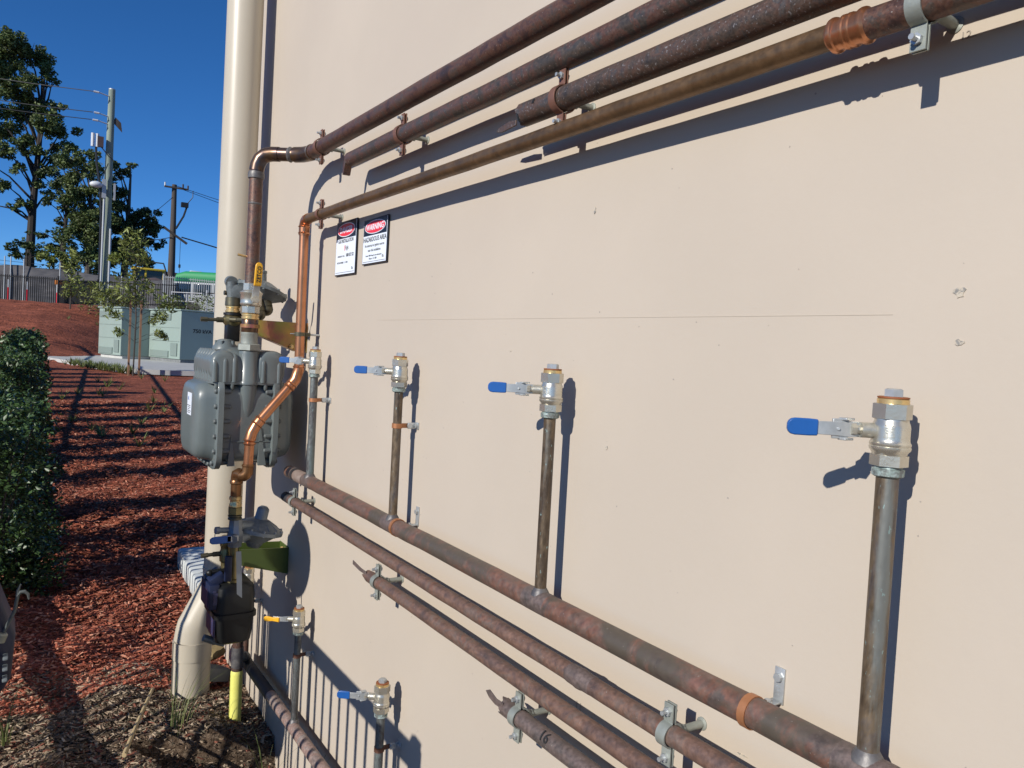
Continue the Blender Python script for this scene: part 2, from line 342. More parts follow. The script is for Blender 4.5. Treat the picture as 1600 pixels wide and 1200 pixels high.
ys = sorted(set([round(v, 3) for v in np.concatenate([np.linspace(2.0, 3.3, 90), np.linspace(3.32, 7, 110), np.linspace(7.1, 24, 110), np.linspace(24.2, 44, 60), np.linspace(45, 90, 30), np.linspace(100, 1500, 15), np.linspace(-30, 1.9, 30)])]))
g = MB(); nx = len(xs)
for y in ys:
    for x in xs: g.v.append(Q(x, y, gz(x, y)+rough(x, y)+(random.gauss(0, .006) if y < 9 else 0)))
for j in range(len(ys)-1):
    for i in range(nx-1):
        k = j*nx+i; g.f.append((k, k+1, k+nx+1, k+nx))
tag(g.build('mulch_ground', M['ground'], sharp=80), kind='structure')
# chips of bark and litter
def chips(name, n, xr, yf, size, label, mt, pal, ok):
    V = []; F = []; C = []
    for _ in range(n):
        y = yf(); x = random.uniform(*xr(y)) if callable(xr) else random.uniform(*xr)
        if not ok(x, y): continue
        L_ = size*random.uniform(.5, 1.5)*(1+.05*max(0, y-4)); W_ = L_*random.uniform(.18, .45); H_ = W_*random.uniform(.12, .35)
        R = Matrix.Rotation(random.uniform(0, 2*pi), 3, 'Z') @ Matrix.Rotation(random.gauss(0, .22), 3, 'Y') @ Matrix.Rotation(random.gauss(0, .25), 3, 'X')
        c = Q(x, y, gz(x, y)+rough(x, y)+random.uniform(.0, .014))
        k = len(V); w2 = W_*random.uniform(.3, 1)
        for p in ((-L_/2, -W_/2, 0), (L_/2, -w2/2, 0), (L_/2, w2/2, 0), (-L_/2, W_/2, 0), (-L_*.45, 0, H_), (L_*.4, 0, H_)):
            V.append(c+R@Vector(p))
        F += [(k, k+1, k+5, k+4), (k+2, k+3, k+4, k+5), (k, k+4, k+3), (k+1, k+2, k+5)]
        t = random.choice(pal); q = random.uniform(.95, 1.6); C += [tuple(a*q for a in t)]*6
    b = MB(); b.v = V; b.f = F; b.c = C
    return tag(b.build(name, mt, sharp=20), label, 'mulch', kind='stuff')
M['chip'] = mat('chip', (1, 1, 1), rough=.85, tint=True, spec=.2)
redpal = [(.27, .078, .045), (.20, .052, .031), (.34, .12, .072), (.13, .035, .022), (.42, .20, .13), (.24, .068, .04)]
brnpal = [(.14, .098, .062), (.20, .145, .10), (.26, .20, .14), (.06, .042, .028), (.24, .18, .13), (.16, .06, .04), (.08, .07, .048), (.34, .27, .19), (.10, .07, .05)]
def inbounds(x, y):
    if y < 3.75 and x > .9: return False
    u = (x*cos(yaw)-y*sin(yaw))/(x*sin(yaw)+y*cos(yaw)); return -.72 < u < -.28
def yred():
    return 3.35+11*random.random()**1.9
chips('red_mulch', 90000, lambda y: (y*.0-.1, .5+y*.33), yred, .027, 'loose red bark mulch chips spread over the garden bed', M['chip'], redpal, inbounds)
chips('bark_litter', 30000, (-.25, .92), lambda: 2.45+1.15*random.random(), .021, 'brown bark, twigs and leaf litter in front of the wall', M['chip'], brnpal, inbounds)
# concrete slab
s = MB(); zs = -.90
sp = [(.75, 27.6), (1.35, 24.7), (1.93, 22.0), (2.48, 20.5), (3.3, 20.15), (4.5, 20.3), (9, 20.6), (9, 34), (2.2, 32.4), (1.6, 30.4)]
s.rings([[Q(x, y, zs-.12) for x, y in sp], [Q(x, y, zs) for x, y in sp]])
tag(s.build('concrete_path', M['concrete']), kind='structure')

# ------------------------------------------------------------------ building and its wall
bld = thing('building', (D, 3.75, 0), 'long cream rendered building wall carrying all the copper pipes', 'building')
w = MB(); w.box((D+4, (3.75-2.5)/2, 2.1+EYE-1.0), (8, 6.25, 7.0)); wo = w.build('wall', M['wall'], bld)
def wallpatch(t, z, rt_, rz, seedv, mt, n=14, th=.0015):
    r = random.Random(seedv); b = MB(); pts = []
    for i in range(n):
        a = 2*pi*i/n; q = r.uniform(.6, 1.15); pts.append((cos(a)*rt_*q, sin(a)*rz*q))
    b.prism(pts, P(t, .0004, z), (0, -1, 0), (0, 0, 1), th); return b
for (t, z, a, c, sd) in [(.453, .098, .0075, .0065, 1), (.449, .041, .0055, .004, 2), (1.116, .272, .004, .007, 3), (1.372, .004, .003, .002, 4), (1.042, -.159, .0035, .004, 5), (.704, -.558, .009, .0015, 6)]:
    tag(wallpatch(t, z, a, c, sd, 0).build('filler_patch', M['wallchip'], wo))
b = MB()
for t0, t1, z0, z1 in [(2.085, .53, .073, .021)]:
    b.prism([(0, 0), (t0-t1, 0), (t0-t1, .0008), (0, .0008)], P(t0, .0003, z0), (0, -1, 0), (0, 0, 1), .0004)
b.build('trowel_line', M['line'], wo)
# small blemishes on the paint
b = MB()
for _ in range(110):
    t = random.uniform(.35, 2.2); z = random.uniform(-1.1, .45); r = random.uniform(.0006, .0018)
    b.prism([(cos(a)*r*random.uniform(.5, 1.4), sin(a)*r*random.uniform(.5, 1.4)) for a in np.linspace(0, 2*pi, 7)[:-1]], P(t, .0002, z), (0, -1, 0), (0, 0, 1), .0004)
b.build('paint_blemish', M['pencil'], wo)['kind'] = 'stuff'
b = MB()
text_mb(b, '12..', P(.466, .0008, .385), (0, -1, 0), (0, 0, 1), .013); b.build('pencil_number', M['pencil'], wo); b = MB()
text_mb(b, '11', P(1.075, .0008, -.65), (0, -1, 0), (0, 0, 1), .022)
b.build('pencil_number', M['pencil'], wo)

# ------------------------------------------------------------------ downpipe
dp = thing('downpipe', P(3.3, .22, -1.45), 'cream round downpipe at the corner of the wall, kicking out at its foot', 'downpipe')
R_ = .071; tD = 3.32
b = MB(); b.tube([P(tD, .115, 3.4), P(tD, .115, -.98)], R_, 40); b.build('pipe', M['pvc'], dp)
b = MB(); pth = [P(tD, .115, -.97)]
for i in range(7): a = radians(38)*i/6; pth.append(P(tD, .115+.05*(1-cos(a)), -1.00-.05*sin(a)*1.6))
pth += [P(tD, .185, -1.16), P(tD, .200, -1.19)]
for i in range(5): a = i/4; pth.append(P(tD, .209+.014*a-.004*a*a, -1.205-.06*a))
b.tube(pth, R_*1.03, 40); b.build('elbow', M['pvc'], dp)
b = MB(); b.tube([P(tD, .219, -1.262), P(tD, .219, -1.335)], R_*1.075, 40); b.tube([P(tD, .219, -1.335), P(tD, .219, -1.60)], R_*1.04, 40); b.build('outlet', M['pvc'], dp)
b = MB(); b.tube([P(tD-.012, .219+R_*1.076, -1.262), P(tD-.012, .219+R_*1.076, -1.52)], .002, 6); b.build('seam', M['seam'], dp)
b = MB(); b.lathe(P(tD, .115, -.975), (0, 0, 1), [(0, R_*1.0), (.0, R_*1.05), (.012, R_*1.05), (.012, R_*1.0)], 40, cap=False); b.build('joint_ring', M['pvc'], dp)

# ------------------------------------------------------------------ pipes
def rrect0(c, ho, hz, n=28): return [Vector(c)+Vector((-cos(2*pi*i/n)*ho, 0, sin(2*pi*i/n)*hz)) for i in range(n)]
def pipe_mb(t0, t1, o, z, r, ragged=0, seg=28, step=.08):
    """horizontal pipe along the wall from t0 (far end, may be torn open) to t1"""
    b = MB(); rd = random.Random(int(z*1000)); n = max(2, int(abs(t0-t1)/step)); ring = []
    for k in range(n+1):
        t = t0+(t1-t0)*k/n; dz = rd.gauss(0, r*.02); rr = r*(1+rd.gauss(0, .006))
        row = []
        for i in range(seg):
            a = 2*pi*i/seg; dt = 0
            if k == 0 and ragged: dt = ragged*(.5*sin(2*a+z*40)+.35*sin(5*a+1)+.2*sin(9*a))
            row.append(P(t+dt, o+cos(a)*rr, z+dz+sin(a)*rr))
        ring.append(row)
    if ragged:
        inner = [[P(t0+.0+(.0 if k == 0 else -.10), o+cos(2*pi*i/seg)*r*.9, z+sin(2*pi*i/seg)*r*.9) for i in range(seg)] for k in range(2)]
        inner[0] = [Vector(ring[0][i]).lerp(P(ring[0][i].y, o, z), .1) for i in range(seg)]
        b.rings([inner[1], inner[0]]+ring, True, True)
    else: b.rings(ring)
    return b
PO = .070
# B: top pipe turning down to the meter
def arc(c, a0, a1, r, u, v, n=8): return [Vector(c)+Vector(u)*r*cos(a0+(a1-a0)*i/n)+Vector(v)*r*sin(a0+(a1-a0)*i/n) for i in range(n+1)]
tB = thing('copper_pipe', P(2.3, .075, .62), 'thick reddish copper pipe, topmost on the wall, bending down to the big grey meter', 'pipe')
pipe_mb(2.50, .10, .075, .62, .0235).build('pipe', M['darkpipe'], tB)
b = MB(); b.tube([P(2.50, .075, .62), P(2.53, .077, .62), P(2.565, .088, .62), P(2.59, .108, .62)], .0255, 24); b.build('elbow', M['brazed'], tB)
b = MB(); b.tube([P(2.59, .108, .62), P(2.625, .150, .62)], .0225, 24); b.build('offset_pipe', M['brazed'], tB)
b = MB(); b.tube([P(2.625, .150, .62), P(2.642, .170, .62), P(2.652, .189, .614), P(2.659, .202, .600), P(2.664, .209, .580), P(2.665, .212, .560)], .0245, 24); b.build('elbow', M['brazed'], tB)
b = MB(); b.tube([P(2.665, .212, .562), P(2.665, .212, .182)], .0222, 24); b.build('riser', M['darkpipe'], tB)
b = MB(); b.lathe(P(2.665, .212, .545), (0, 0, 1), [(-.012, .023), (-.010, .0262), (0, .0272), (.008, .0262), (.012, .025)], 24, cap=False); b.build('braze_ring', M['braze'], tB); b = MB(); b.lathe(P(2.665, .212, .45), (0, 0, 1), [(-.004, .022), (0, .0236), (.004, .022)], 24, cap=False); b.build('braze_ring', M['braze'], tB)
b = MB(); b.lathe(P(2.60, .120, .62), (P(2.625, .15, .62)-P(2.59, .108, .62)), [(-.008, .022), (0, .0262), (.008, .022)], 24, cap=False); b.build('braze_ring', M['braze'], tB); b = MB(); b.lathe(P(2.508, .0752, .62), (0, 1, 0), [(-.005, .023), (0, .0268), (.005, .0255)], 24, cap=False)
b.build('braze_ring', M['braze'], tB)
b = MB(); b.cyl(P(2.665, .232, .272), P(2.665, .262, .276), .004, 8); b.build('test_nipple', M['brass'], tB)
# T2, T3
def tab(mb_pts, th, nm, mt, par):
    b = MB(); b.rings([[q+Vector((-th/2, 0, 0)) for q in mb_pts], [q+Vector((th/2, 0, 0)) for q in mb_pts]]); return b.build(nm, mt, par, bev=.0008)
def mouth(t, z, r, par, o=PO):
    b = MB(); b.lathe(P(t+.0035, o, z), (0, 1, 0), [(-.004, r*.86), (.0, r*.86)], 24); return b.build('dark_bore', M['meterdark'], par)
tT2 = pipe_mb(2.165, .10, PO, .538, .0215).build('copper_pipe', M['darkpipe1'], loc=P(2.19, PO, .538)); tag(tT2, 'second copper pipe from the top, its flattened left end bent down', 'pipe')
b = MB(); b.rings([rrect0(P(2.165, PO, .538), .0213, .0213), rrect0(P(2.178, PO, .540), .020, .0200), rrect0(P(2.188, PO, .545), .015, .014), rrect0(P(2.193, PO, .550), .008, .006)]); b.build('crimped_end', M['darkpipe1'], tT2)
tab([P(2.184, PO, .552), P(2.196, PO, .552), P(2.206, PO, .535), P(2.212, PO, .498), P(2.203, PO, .498), P(2.192, PO, .530)], .022, 'torn_tab', M['darkpipe'], tT2)
tT3 = pipe_mb(1.262, .10, PO, .463, .0222, .012).build('copper_pipe', M['darkpipe2'], loc=P(1.24, PO, .463)); tag(tT3, 'spotted third copper pipe from the top with a torn split left end', 'pipe')
mouth(1.262, .463, .0222, tT3)
tab([P(1.27, PO+.014, .452), P(1.30, PO+.012, .455), P(1.345, PO+.008, .452), P(1.352, PO+.008, .446), P(1.33, PO+.008, .441), P(1.27, PO+.014, .441)], .003, 'torn_tab', M['darkpipe2'], tT3)
# A
tA = thing('copper_pipe', P(2.4, PO, .408), 'slim bronze coloured pipe that drops in bright copper past the big meter', 'pipe')
pipe_mb(2.545, .575, PO, .407, .0155).build('pipe', M['bronzepipe'], tA)
pipe_mb(.545, .10, PO, .405, .0175).build('pipe', M['darkpipe'], tA)
b = MB(); b.lathe(P(.548, PO, .406), (0, 1, 0), [(-.006, .0175), (-.005, .0188), (-.003, .0210), (.0, .0214), (.003, .0208), (.004, .0192), (.012, .0190), (.0135, .0203), (.0165, .0205), (.018, .0190), (.020, .0190), (.0215, .0203), (.0245, .0205), (.026, .0188), (.034, .0186), (.0355, .0208), (.038, .0214), (.041, .0208), (.042, .0180), (.046, .0158)], 28); b.build('press_coupling', M['newcopper'], tA)
cA = P(2.545, PO, .407)
b = MB(); b.tube([P(2.535, PO, .407), P(2.555, PO, .406), P(2.567, PO, .400), P(2.573, PO, .388), P(2.574, PO, .372)], .0178, 22)
for zz in (.384, .362): b.lathe(P(2.574, PO, zz), (0, 0, 1), [(-.005, .0165), (0, .0208), (.005, .0165)], 22, cap=False)
b.tube([P(2.574, PO, .385), P(2.574, PO, .355)], .0182, 22); b.build('elbow', M['newcopper'], tA)
b = MB(); b.tube([P(2.574, PO, .36), P(2.57, PO-.002, -.088)], .0158, 22); b.build('riser', M['newcopper'], tA)
v1 = P(2.57, .068, -.098); v2 = P(2.57, .078, -.132); e1 = P(2.57, .098, -.158); e2 = P(2.57, .188, -.268); e3 = P(2.57, .212, -.30); e4 = P(2.57, .220, -.335)
b = MB(); b.tube([P(2.57, .068, -.085), v1, v2, e1], .0182, 22); 
for p, d in ((P(2.57, .068, -.088), (0, 0, 1)), (v2.lerp(e1, .6), e1-v2), (e1, e2-e1)): b.lathe(p, d, [(-.005, .0165), (0, .0208), (.005, .0165)], 22, cap=False)
b.build('elbow', M['newcopper'], tA)
b = MB(); b.tube([e1, e2], .0158, 22); b.build('offset_pipe', M['newcopper'], tA)
b = MB(); b.tube([e2, e2.lerp(e3, .6), e3.lerp(e4, .3), e4], .0182, 22)
for p, d in ((e2, e2-e1), (e2.lerp(e3, .5), e3-e2), (e4, (0, 0, 1)), (e4-Vector((0, 0, .012)), (0, 0, 1))): b.lathe(p, d, [(-.005, .0165), (0, .0208), (.005, .0165)], 22, cap=False)
b.build('elbow', M['newcopper'], tA)
b = MB(); b.tube([e4, P(2.57, .222, -.425)], .0158, 22); b.build('drop_pipe', M['newcopper'], tA)
b = MB(); b.tube([P(2.57, .222, -.418), P(2.57, .2225, -.442), P(2.572, .227, -.450), P(2.577, .232, -.455), P(2.585, .237, -.455)], .0185, 22); b.lathe(P(2.57, .222, -.420), (0, 0, 1), [(-.006, .0165), (0, .021), (.006, .0165)], 22, cap=False); b.build('elbow', M['browncopper'], tA)
b = MB(); b.tube([P(2.583, .236, -.453), P(2.598, .243, -.450), P(2.607, .247, -.454), P(2.610, .247, -.466), P(2.61, .247, -.480)], .0185, 22); b.lathe(P(2.61, .247, -.480), (0, 0, 1), [(-.008, .017), (-.004, .021), (.004, .021), (.008, .0185)], 22); b.build('elbow', M['browncopper'], tA)
b = MB(); b.tube([P(2.61, .247, -.478), P(2.61, .247, -.528)], .0175, 22); b.build('union_tail', M['browncopper'], tA)

# P1 manifold with four risers
zP1 = -.460; OR = .055
tM = thing('copper_manifold', P(2.62, OR, zP1), 'thick reddish copper pipe with four upright risers, running under the blue handled valves', 'pipe')
pipe_mb(2.66, .10, OR, zP1, .0208).build('header', M['redpink'], tM)
b = MB(); b.lathe(P(2.585, OR, zP1), (0, 1, 0), [(-.012, .0212), (-.012, .0214), (.012, .0214), (.012, .0212)], 26); b.build('tape_band', M['blacktape'], tM)
b = MB(); b.lathe(P(2.528, OR, zP1), (0, 1, 0), [(-.042, .0209), (-.04, .0213), (.04, .0213), (.042, .0209)], 26); b.lathe(P(2.615, OR, zP1), (0, 1, 0), [(-.015, .0209), (-.015, .0213), (.02, .0213), (.02, .0209)], 26); b.build('sleeve', M['paleband'], tM)
RT = [.489, 1.143, 1.80, 2.448]; rr = [.0123, .0112, .0112, .0125]
for i, t in enumerate(RT):
    b = MB(); b.tube([P(t-.002, OR, zP1+.012), P(t-.001, OR, -.28), P(t, OR, -.108)], rr[i], 20)
    rs = b.build('riser', M['riser'] if i < 1 else M['greyriser'] if i == 3 else M['riser'], tM)
    b = MB(); b.lathe(P(t-.002, OR, zP1), (0, 1, 0), [(-.034, .0209), (-.030, .0214), (.030, .0214), (.034, .0209)], 26); b.build('heat_mark', M['greypink'], rs)
    b = MB(); b.lathe(P(t-.002, OR, zP1+.017), (0, 0, 1), [(-.004, rr[i]+.007), (.002, rr[i]+.005), (.007, rr[i]+.002), (.010, rr[i])], 20); b.build('weld', M['braze'], rs)
# P2..P4
tP2 = pipe_mb(2.64, .10, PO, -.545, .0155).build('copper_pipe', M['pinkpipe'], loc=P(2.6, PO, -.545))
b = MB(); b.lathe(P(.985, PO, -.545), (0, 1, 0), [(-.030, .0156), (-.026, .0161), (-.006, .0163), (-.003, .0175), (.006, .0180), (.012, .0170), (.03, .0164), (.034, .0157)], 26); b.build('brazed_joint', M['greypink'], tP2)
tag(tP2, 'dusty copper pipe directly below the riser manifold, black taped left end', 'pipe')
tP3 = pipe_mb(1.895, .10, PO, -.618, .0155, .014).build('copper_pipe', M['pinkpipe'], loc=P(1.86, PO, -.618)); mouth(1.892, -.618, .0155, tP3); tab([P(1.885, PO+.013, -.603), P(1.925, PO+.012, -.603), P(1.985, PO+.010, -.598), P(1.985, PO+.010, -.609), P(1.93, PO+.012, -.613), P(1.885, PO+.013, -.612)], .0025, 'torn_tab', M['greypink'], tP3)
tag(tP3, 'copper pipe with a torn notched end under its own clamp, third of the lower rows', 'pipe')
p4 = pipe_mb(1.212, .10, PO, -.687, .0165, .014).build('copper_pipe', M['greypink'], loc=P(1.18, PO, -.687)); mouth(1.209, -.687, .0165, p4); tab([P(1.20, PO+.014, -.672), P(1.225, PO+.013, -.674), P(1.252, PO+.012, -.667), P(1.266, PO+.012, -.674), P(1.252, PO+.012, -.683), P(1.228, PO+.013, -.687), P(1.20, PO+.014, -.685)], .0025, 'torn_tab', M['greypink'], p4); tag(p4, 'lowest short copper pipe with the number 16 written near its torn end', 'pipe')
def pipe_text(s, t, z, r, size, parent, o=PO):
    b = MB(); text_mb(b, s, (0, 0, 0), (1, .0, 0), (0, 1, 0), size, th=.0006, bold=.01)
    bm = bmesh.new(); bv = [bm.verts.new(v) for v in b.v]
    for f in b.f:
        try: bm.faces.new([bv[i] for i in f])
        except ValueError: pass
    for _ in range(4):
        le = [e_ for e_ in bm.edges if e_.calc_length() > .0022]
        if le: bmesh.ops.subdivide_edges(bm, edges=le, cuts=1); bmesh.ops.triangulate(bm, faces=[f for f in bm.faces if len(f.verts) > 3])
    bm.verts.index_update(); b.v = [tuple(v.co) for v in bm.verts]; b.f = [tuple(v.index for v in f.verts) for f in bm.faces]; bm.free()
    vs = []
    for v in b.v:                                # wrap the handwriting round the pipe
        a = v[1]/r+.15; vs.append(P(t-v[0], o+cos(a)*(r+.0012+v[2]), z+sin(a)*(r+.0012+v[2])))
    b.v = [tuple(v) for v in vs]; b.build('handwriting', M['ink'], parent)
pipe_text('16', 1.065, -.687, .0165, .026, p4); pipe_text('ıı', 1.205, .463, .0222, .020, tT3)
# crushed tab closing P2
b = MB(); b.lathe(P(2.60, PO, -.545), (0, 1, 0), [(-.01, .0158), (-.008, .0168), (.045, .0168), (.05, .012)], 22)
tag(b.build('end_cap', M['blacktape'], loc=P(2.6, PO, -.545)), 'black tape cap on the left end of the dusty pipe below the manifold', 'end cap')
# P0 manifold near the ground
z0 = -1.300
tG = thing('ground_manifold', P(3.1, OR, z0), 'lowest copper pipe close to the soil, wrapped in a black sleeve, feeding three risers', 'pipe')
pipe_mb(3.17, 1.5, .058, z0, .0195).build('header', M['palepink'], tG)
b = MB(); b.lathe(P(2.95, .058, z0), (0, 1, 0), [(-.20, .0196), (-.20, .0212), (.125, .0212), (.125, .0196)], 26); b.build('black_sleeve', M['blacktape'], tG)
b = MB()
b = MB(); b.lathe(P(2.69, .058, z0), (0, 1, 0), [(-.05, .0196), (-.05, .0202), (.05, .0202), (.05, .0196)], 24); b.build('sleeve', M['paleband'], tG)
b = MB(); b.lathe(P(3.11, .058, z0), (0, 1, 0), [(-.035, .0196), (-.035, .0226), (.035, .0226), (.035, .0196)], 24); b.build('coupling', M['greyriser'], tG)
for t, m_, zv in ((2.488, 'greyriser', -.976), (1.807, 'greyriser', -.960), (3.118, 'darkpipe', -1.002)):
    b = MB(); b.tube([P(t, OR, z0+.012), P(t, OR, zv)], .0112, 18); rs = b.build('riser', M[m_], tG)
    b = MB(); b.lathe(P(t, OR, z0+.018), (0, 0, 1), [(-.004, .0175), (.003, .0155), (.009, .0115)], 18); b.build('weld', M['braze'], rs)

# ------------------------------------------------------------------ pipe clamps
def clamp(t, z, r, mt, label, o=PO, bolt=True, name='pipe_clamp', group='two bolt clamps holding the long pipes off the wall'):
    e = thing(name, P(t, 0, z), label, 'pipe clamp', group)
    wd = .018
    for sgn, nm in ((1, 'front_band'), (-1, 'back_band')):
        b = MB(); out = []; R0 = r+.0006; R1 = r+.0032; n = 14; off = .0016*sgn
        prof = []
        tz = r+.031
        prof.append((off, -tz)); prof.append((off, -(r+.006)))
        for i in range(n+1):
            a = -pi/2+.12+(pi-.24)*i/n; prof.append((sgn*(cos(a)*(R0)+.0012), sin(a)*R0))
        prof.append((off, r+.006)); prof.append((off, tz))
        ot = []
        for i, (x, y) in enumerate(prof):
            if 2 <= i <= n+2: a = -pi/2+.12+(pi-.24)*(i-2)/n; ot.append((sgn*(cos(a)*R1+.0012), sin(a)*R1))
            else: ot.append((off+.0026*sgn, y))
        rows = []
        for tt in (-wd/2, wd/2):
            rows.append([P(t+tt, o+x, z+y) for x, y in prof]); rows.append([P(t+tt, o+x, z+y) for x, y in ot])
        a0, b0, a1, b1 = rows; N_ = len(a0); vs_ = a0+b0+a1+b1; fs_ = []
        for i in range(N_-1):
            fs_ += [(i, i+1, 2*N_+i+1, 2*N_+i), (N_+i, 3*N_+i, 3*N_+i+1, N_+i+1), (i, N_+i, N_+i+1, i+1), (2*N_+i, 2*N_+i+1, 3*N_+i+1, 3*N_+i)]
        fs_ += [(0, 2*N_, 3*N_, N_), (N_-1, 2*N_-1, 4*N_-1, 3*N_-1)]
        b.add(vs_, fs_); b.build(nm, mt, e, bev=.0015)
    for sg in (1, -1):
        b = MB(); zz = z+sg*(r+.019)
        b.cyl(P(t, o-.010, zz), P(t, o+.018, zz), .0034, 10); b.cyl(P(t, o+.0042, zz), P(t, o+.0092, zz), .0066, 6); b.cyl(P(t, o-.0042, zz), P(t, o-.0082, zz), .0066, 6)
        b.build('bolt', M['zinc'], e)
    b = MB(); b.cyl(P(t, .0, z-.0), P(t, o-r-.002, z), .0062, 12); b.cyl(P(t, o-r-.012, z), P(t, o-r+.001, z), .0098, 6); b.lathe(P(t, 0, z), (-1, 0, 0), [(0, .010), (.0015, .010), (.003, .0065)], 14)
    b.build('standoff_rod', M['galv'], e)
    return e
M['cu_clamp'] = mat('copper_clamp', (.26, .13, .09), (.20, .10, .07), .5, .4, scale=40)
clamp(2.42, .62, .0235, M['cu_clamp'], 'copper clamp on the topmost pipe, just right of its bend', o=.075)
clamp(1.82, .538, .0215, M['cu_clamp'], 'copper clamp near the left end of the second pipe from the top')
clamp(1.142, .463, .0225, M['cu_clamp'], 'copper clamp on the spotted pipe beside its torn end')
clamp(2.41, .407, .0155, M['cu_clamp'], 'brown clamp on the slim bronze pipe above the warning signs')
clamp(.482, .405, .0175, M['galv'], 'large grey clamp right of the shiny press coupling')
clamp(2.545, -.545, .0155, M['galv'], 'grey clamp by the black taped end of the dusty lower pipe')
clamp(.782, -.546, .0155, M['galv'], 'grey clamp on the dusty lower pipe, nearest the bottom edge')
clamp(1.835, -.618, .0155, M['galv'], 'grey clamp at the torn left end of the third lower pipe')
clamp(1.165, -.687, .0165, M['galv'], 'grey clamp beside the handwritten number 16')
def strap(t, z, r, mt, label, o=OR, vertical=True, name='pipe_strap', bracket=0, group='strap clips holding the upright risers'):
    e = thing(name, P(t, 0, z), label, 'pipe strap', group)
    wd = .012; n = 20
    ax = Vector((0, 0, 1)) if vertical else Vector((0, 1, 0))
    b = MB(); rows = []
    for s_ in (-wd/2, wd/2):
        for rad in (r+.0004, r+.0020):
            row = []
            for i in range(n+1):
                a = .12+(2*pi-.24)*i/n; x = -cos(a)*rad; y = sin(a)*rad     # opening towards the wall
                if vertical: row.append(P(t+y, o+x, z+s_))
                else: row.append(P(t+s_, o+x, z+y))
            tail = .022
            k = .0022
            first = P(t+.0013, o-r-tail, z+s_) if vertical else P(t+s_, o-r-tail, z+.0013)
            last = P(t-.0013, o-r-tail, z+s_) if vertical else P(t+s_, o-r-tail, z-.0013)
            rows.append([first]+row+[last])
    N_ = len(rows[0]); vs_ = rows[0]+rows[1]+rows[2]+rows[3]; fs_ = []
    for i in range(N_-1): fs_ += [(i, i+1, 2*N_+i+1, 2*N_+i), (N_+i, 3*N_+i, 3*N_+i+1, N_+i+1), (i, N_+i, N_+i+1, i+1), (2*N_+i, 2*N_+i+1, 3*N_+i+1, 3*N_+i)]
    b.add(vs_, fs_); b.build('band', mt, e)
    b = MB()
    c = P(t, .016, z)
    if vertical: b.cyl(P(t-.008, .022, z), P(t+.008, .022, z), .0045, 8); b.cyl(P(t-.0095, .022, z), P(t-.0015, .022, z), .0062, 6)
    else: b.cyl(P(t, .022, z-.008), P(t, .022, z+.010), .0045, 8); b.cyl(P(t, .022, z+.0015), P(t, .022, z+.007), .0068, 6)
    b.build('bolt', M['zinc'], e)
    b = MB()
    if vertical:
        b.box(P(t-.003, .013, z), (.026, .0025, .016), b=.0006); b.box(P(t-.008, .0018, z), (.0028, .018, .018), b=.0006); b.cyl(P(t-.010, .003, z), P(t-.010, .008, z), .0055, 6)
    else:
        b.box(P(t, .016, z+.004), (.030, .016, .0025), b=.0006); b.box(P(t-.002, .0016, z+.026), (.003, .016, .050), b=.0007); b.cyl(P(t-.002, .003, z+.038), P(t-.002, .009, z+.038), .0062, 6)
        for k in range(3): b.box(P(t-.002+random.uniform(-.002, .002), .0034, z+.012+k*.006), (.0008, .007, .0022))
    b.build('wall_bracket', M['zinc'], e)
    return e
strap(2.447, -.190, .0127, M['orange'], 'orange copper strap on the farthest left riser of the blue valves')
strap(1.800, -.203, .0114, M['orange'], 'orange copper strap on the second riser from the left')
strap(.652, zP1, .021, M['orange'], 'orange copper strap round the thick manifold pipe at lower right', vertical=False, group='straps round the manifold pipe')
strap(1.765, zP1, .021, M['orange'], 'orange copper strap round the manifold pipe beside the second riser', vertical=False, group='straps round the manifold pipe')
strap(2.488, -1.055, .0114, M['rust'], 'rusty strap on the riser under the yellow handled valve')
strap(1.807, -1.055, .0114, M['rust'], 'rusty strap on the riser at the bottom edge of the picture')
strap(3.118, -1.065, .0114, M['rust'], 'rusty strap on the far riser behind the small black meter')
e = thing('pipe_clip', P(2.572, 0, .022), 'thin dark clip with a long steel rod on the bright copper drop', 'pipe clip')
b = MB(); b.lathe(P(2.572, PO-.001, .016), (0, 0, 1), [(0, .0165), (0, .0188), (.013, .0188), (.013, .0165)], 20, cap=False); b.cyl(P(2.572, PO-.02, .0225), P(2.572, PO-.036, .0225), .0065, 8); b.build('band', M['darkbrass'], e)
b = MB(); b.cyl(P(2.572, 0, .0225), P(2.572, PO-.036, .0225), .0036, 8); b.cyl(P(2.572, PO+.018, .0225), P(2.572, PO+.032, .0225), .0018, 8); b.build('standoff_rod', M['zinc'], e)

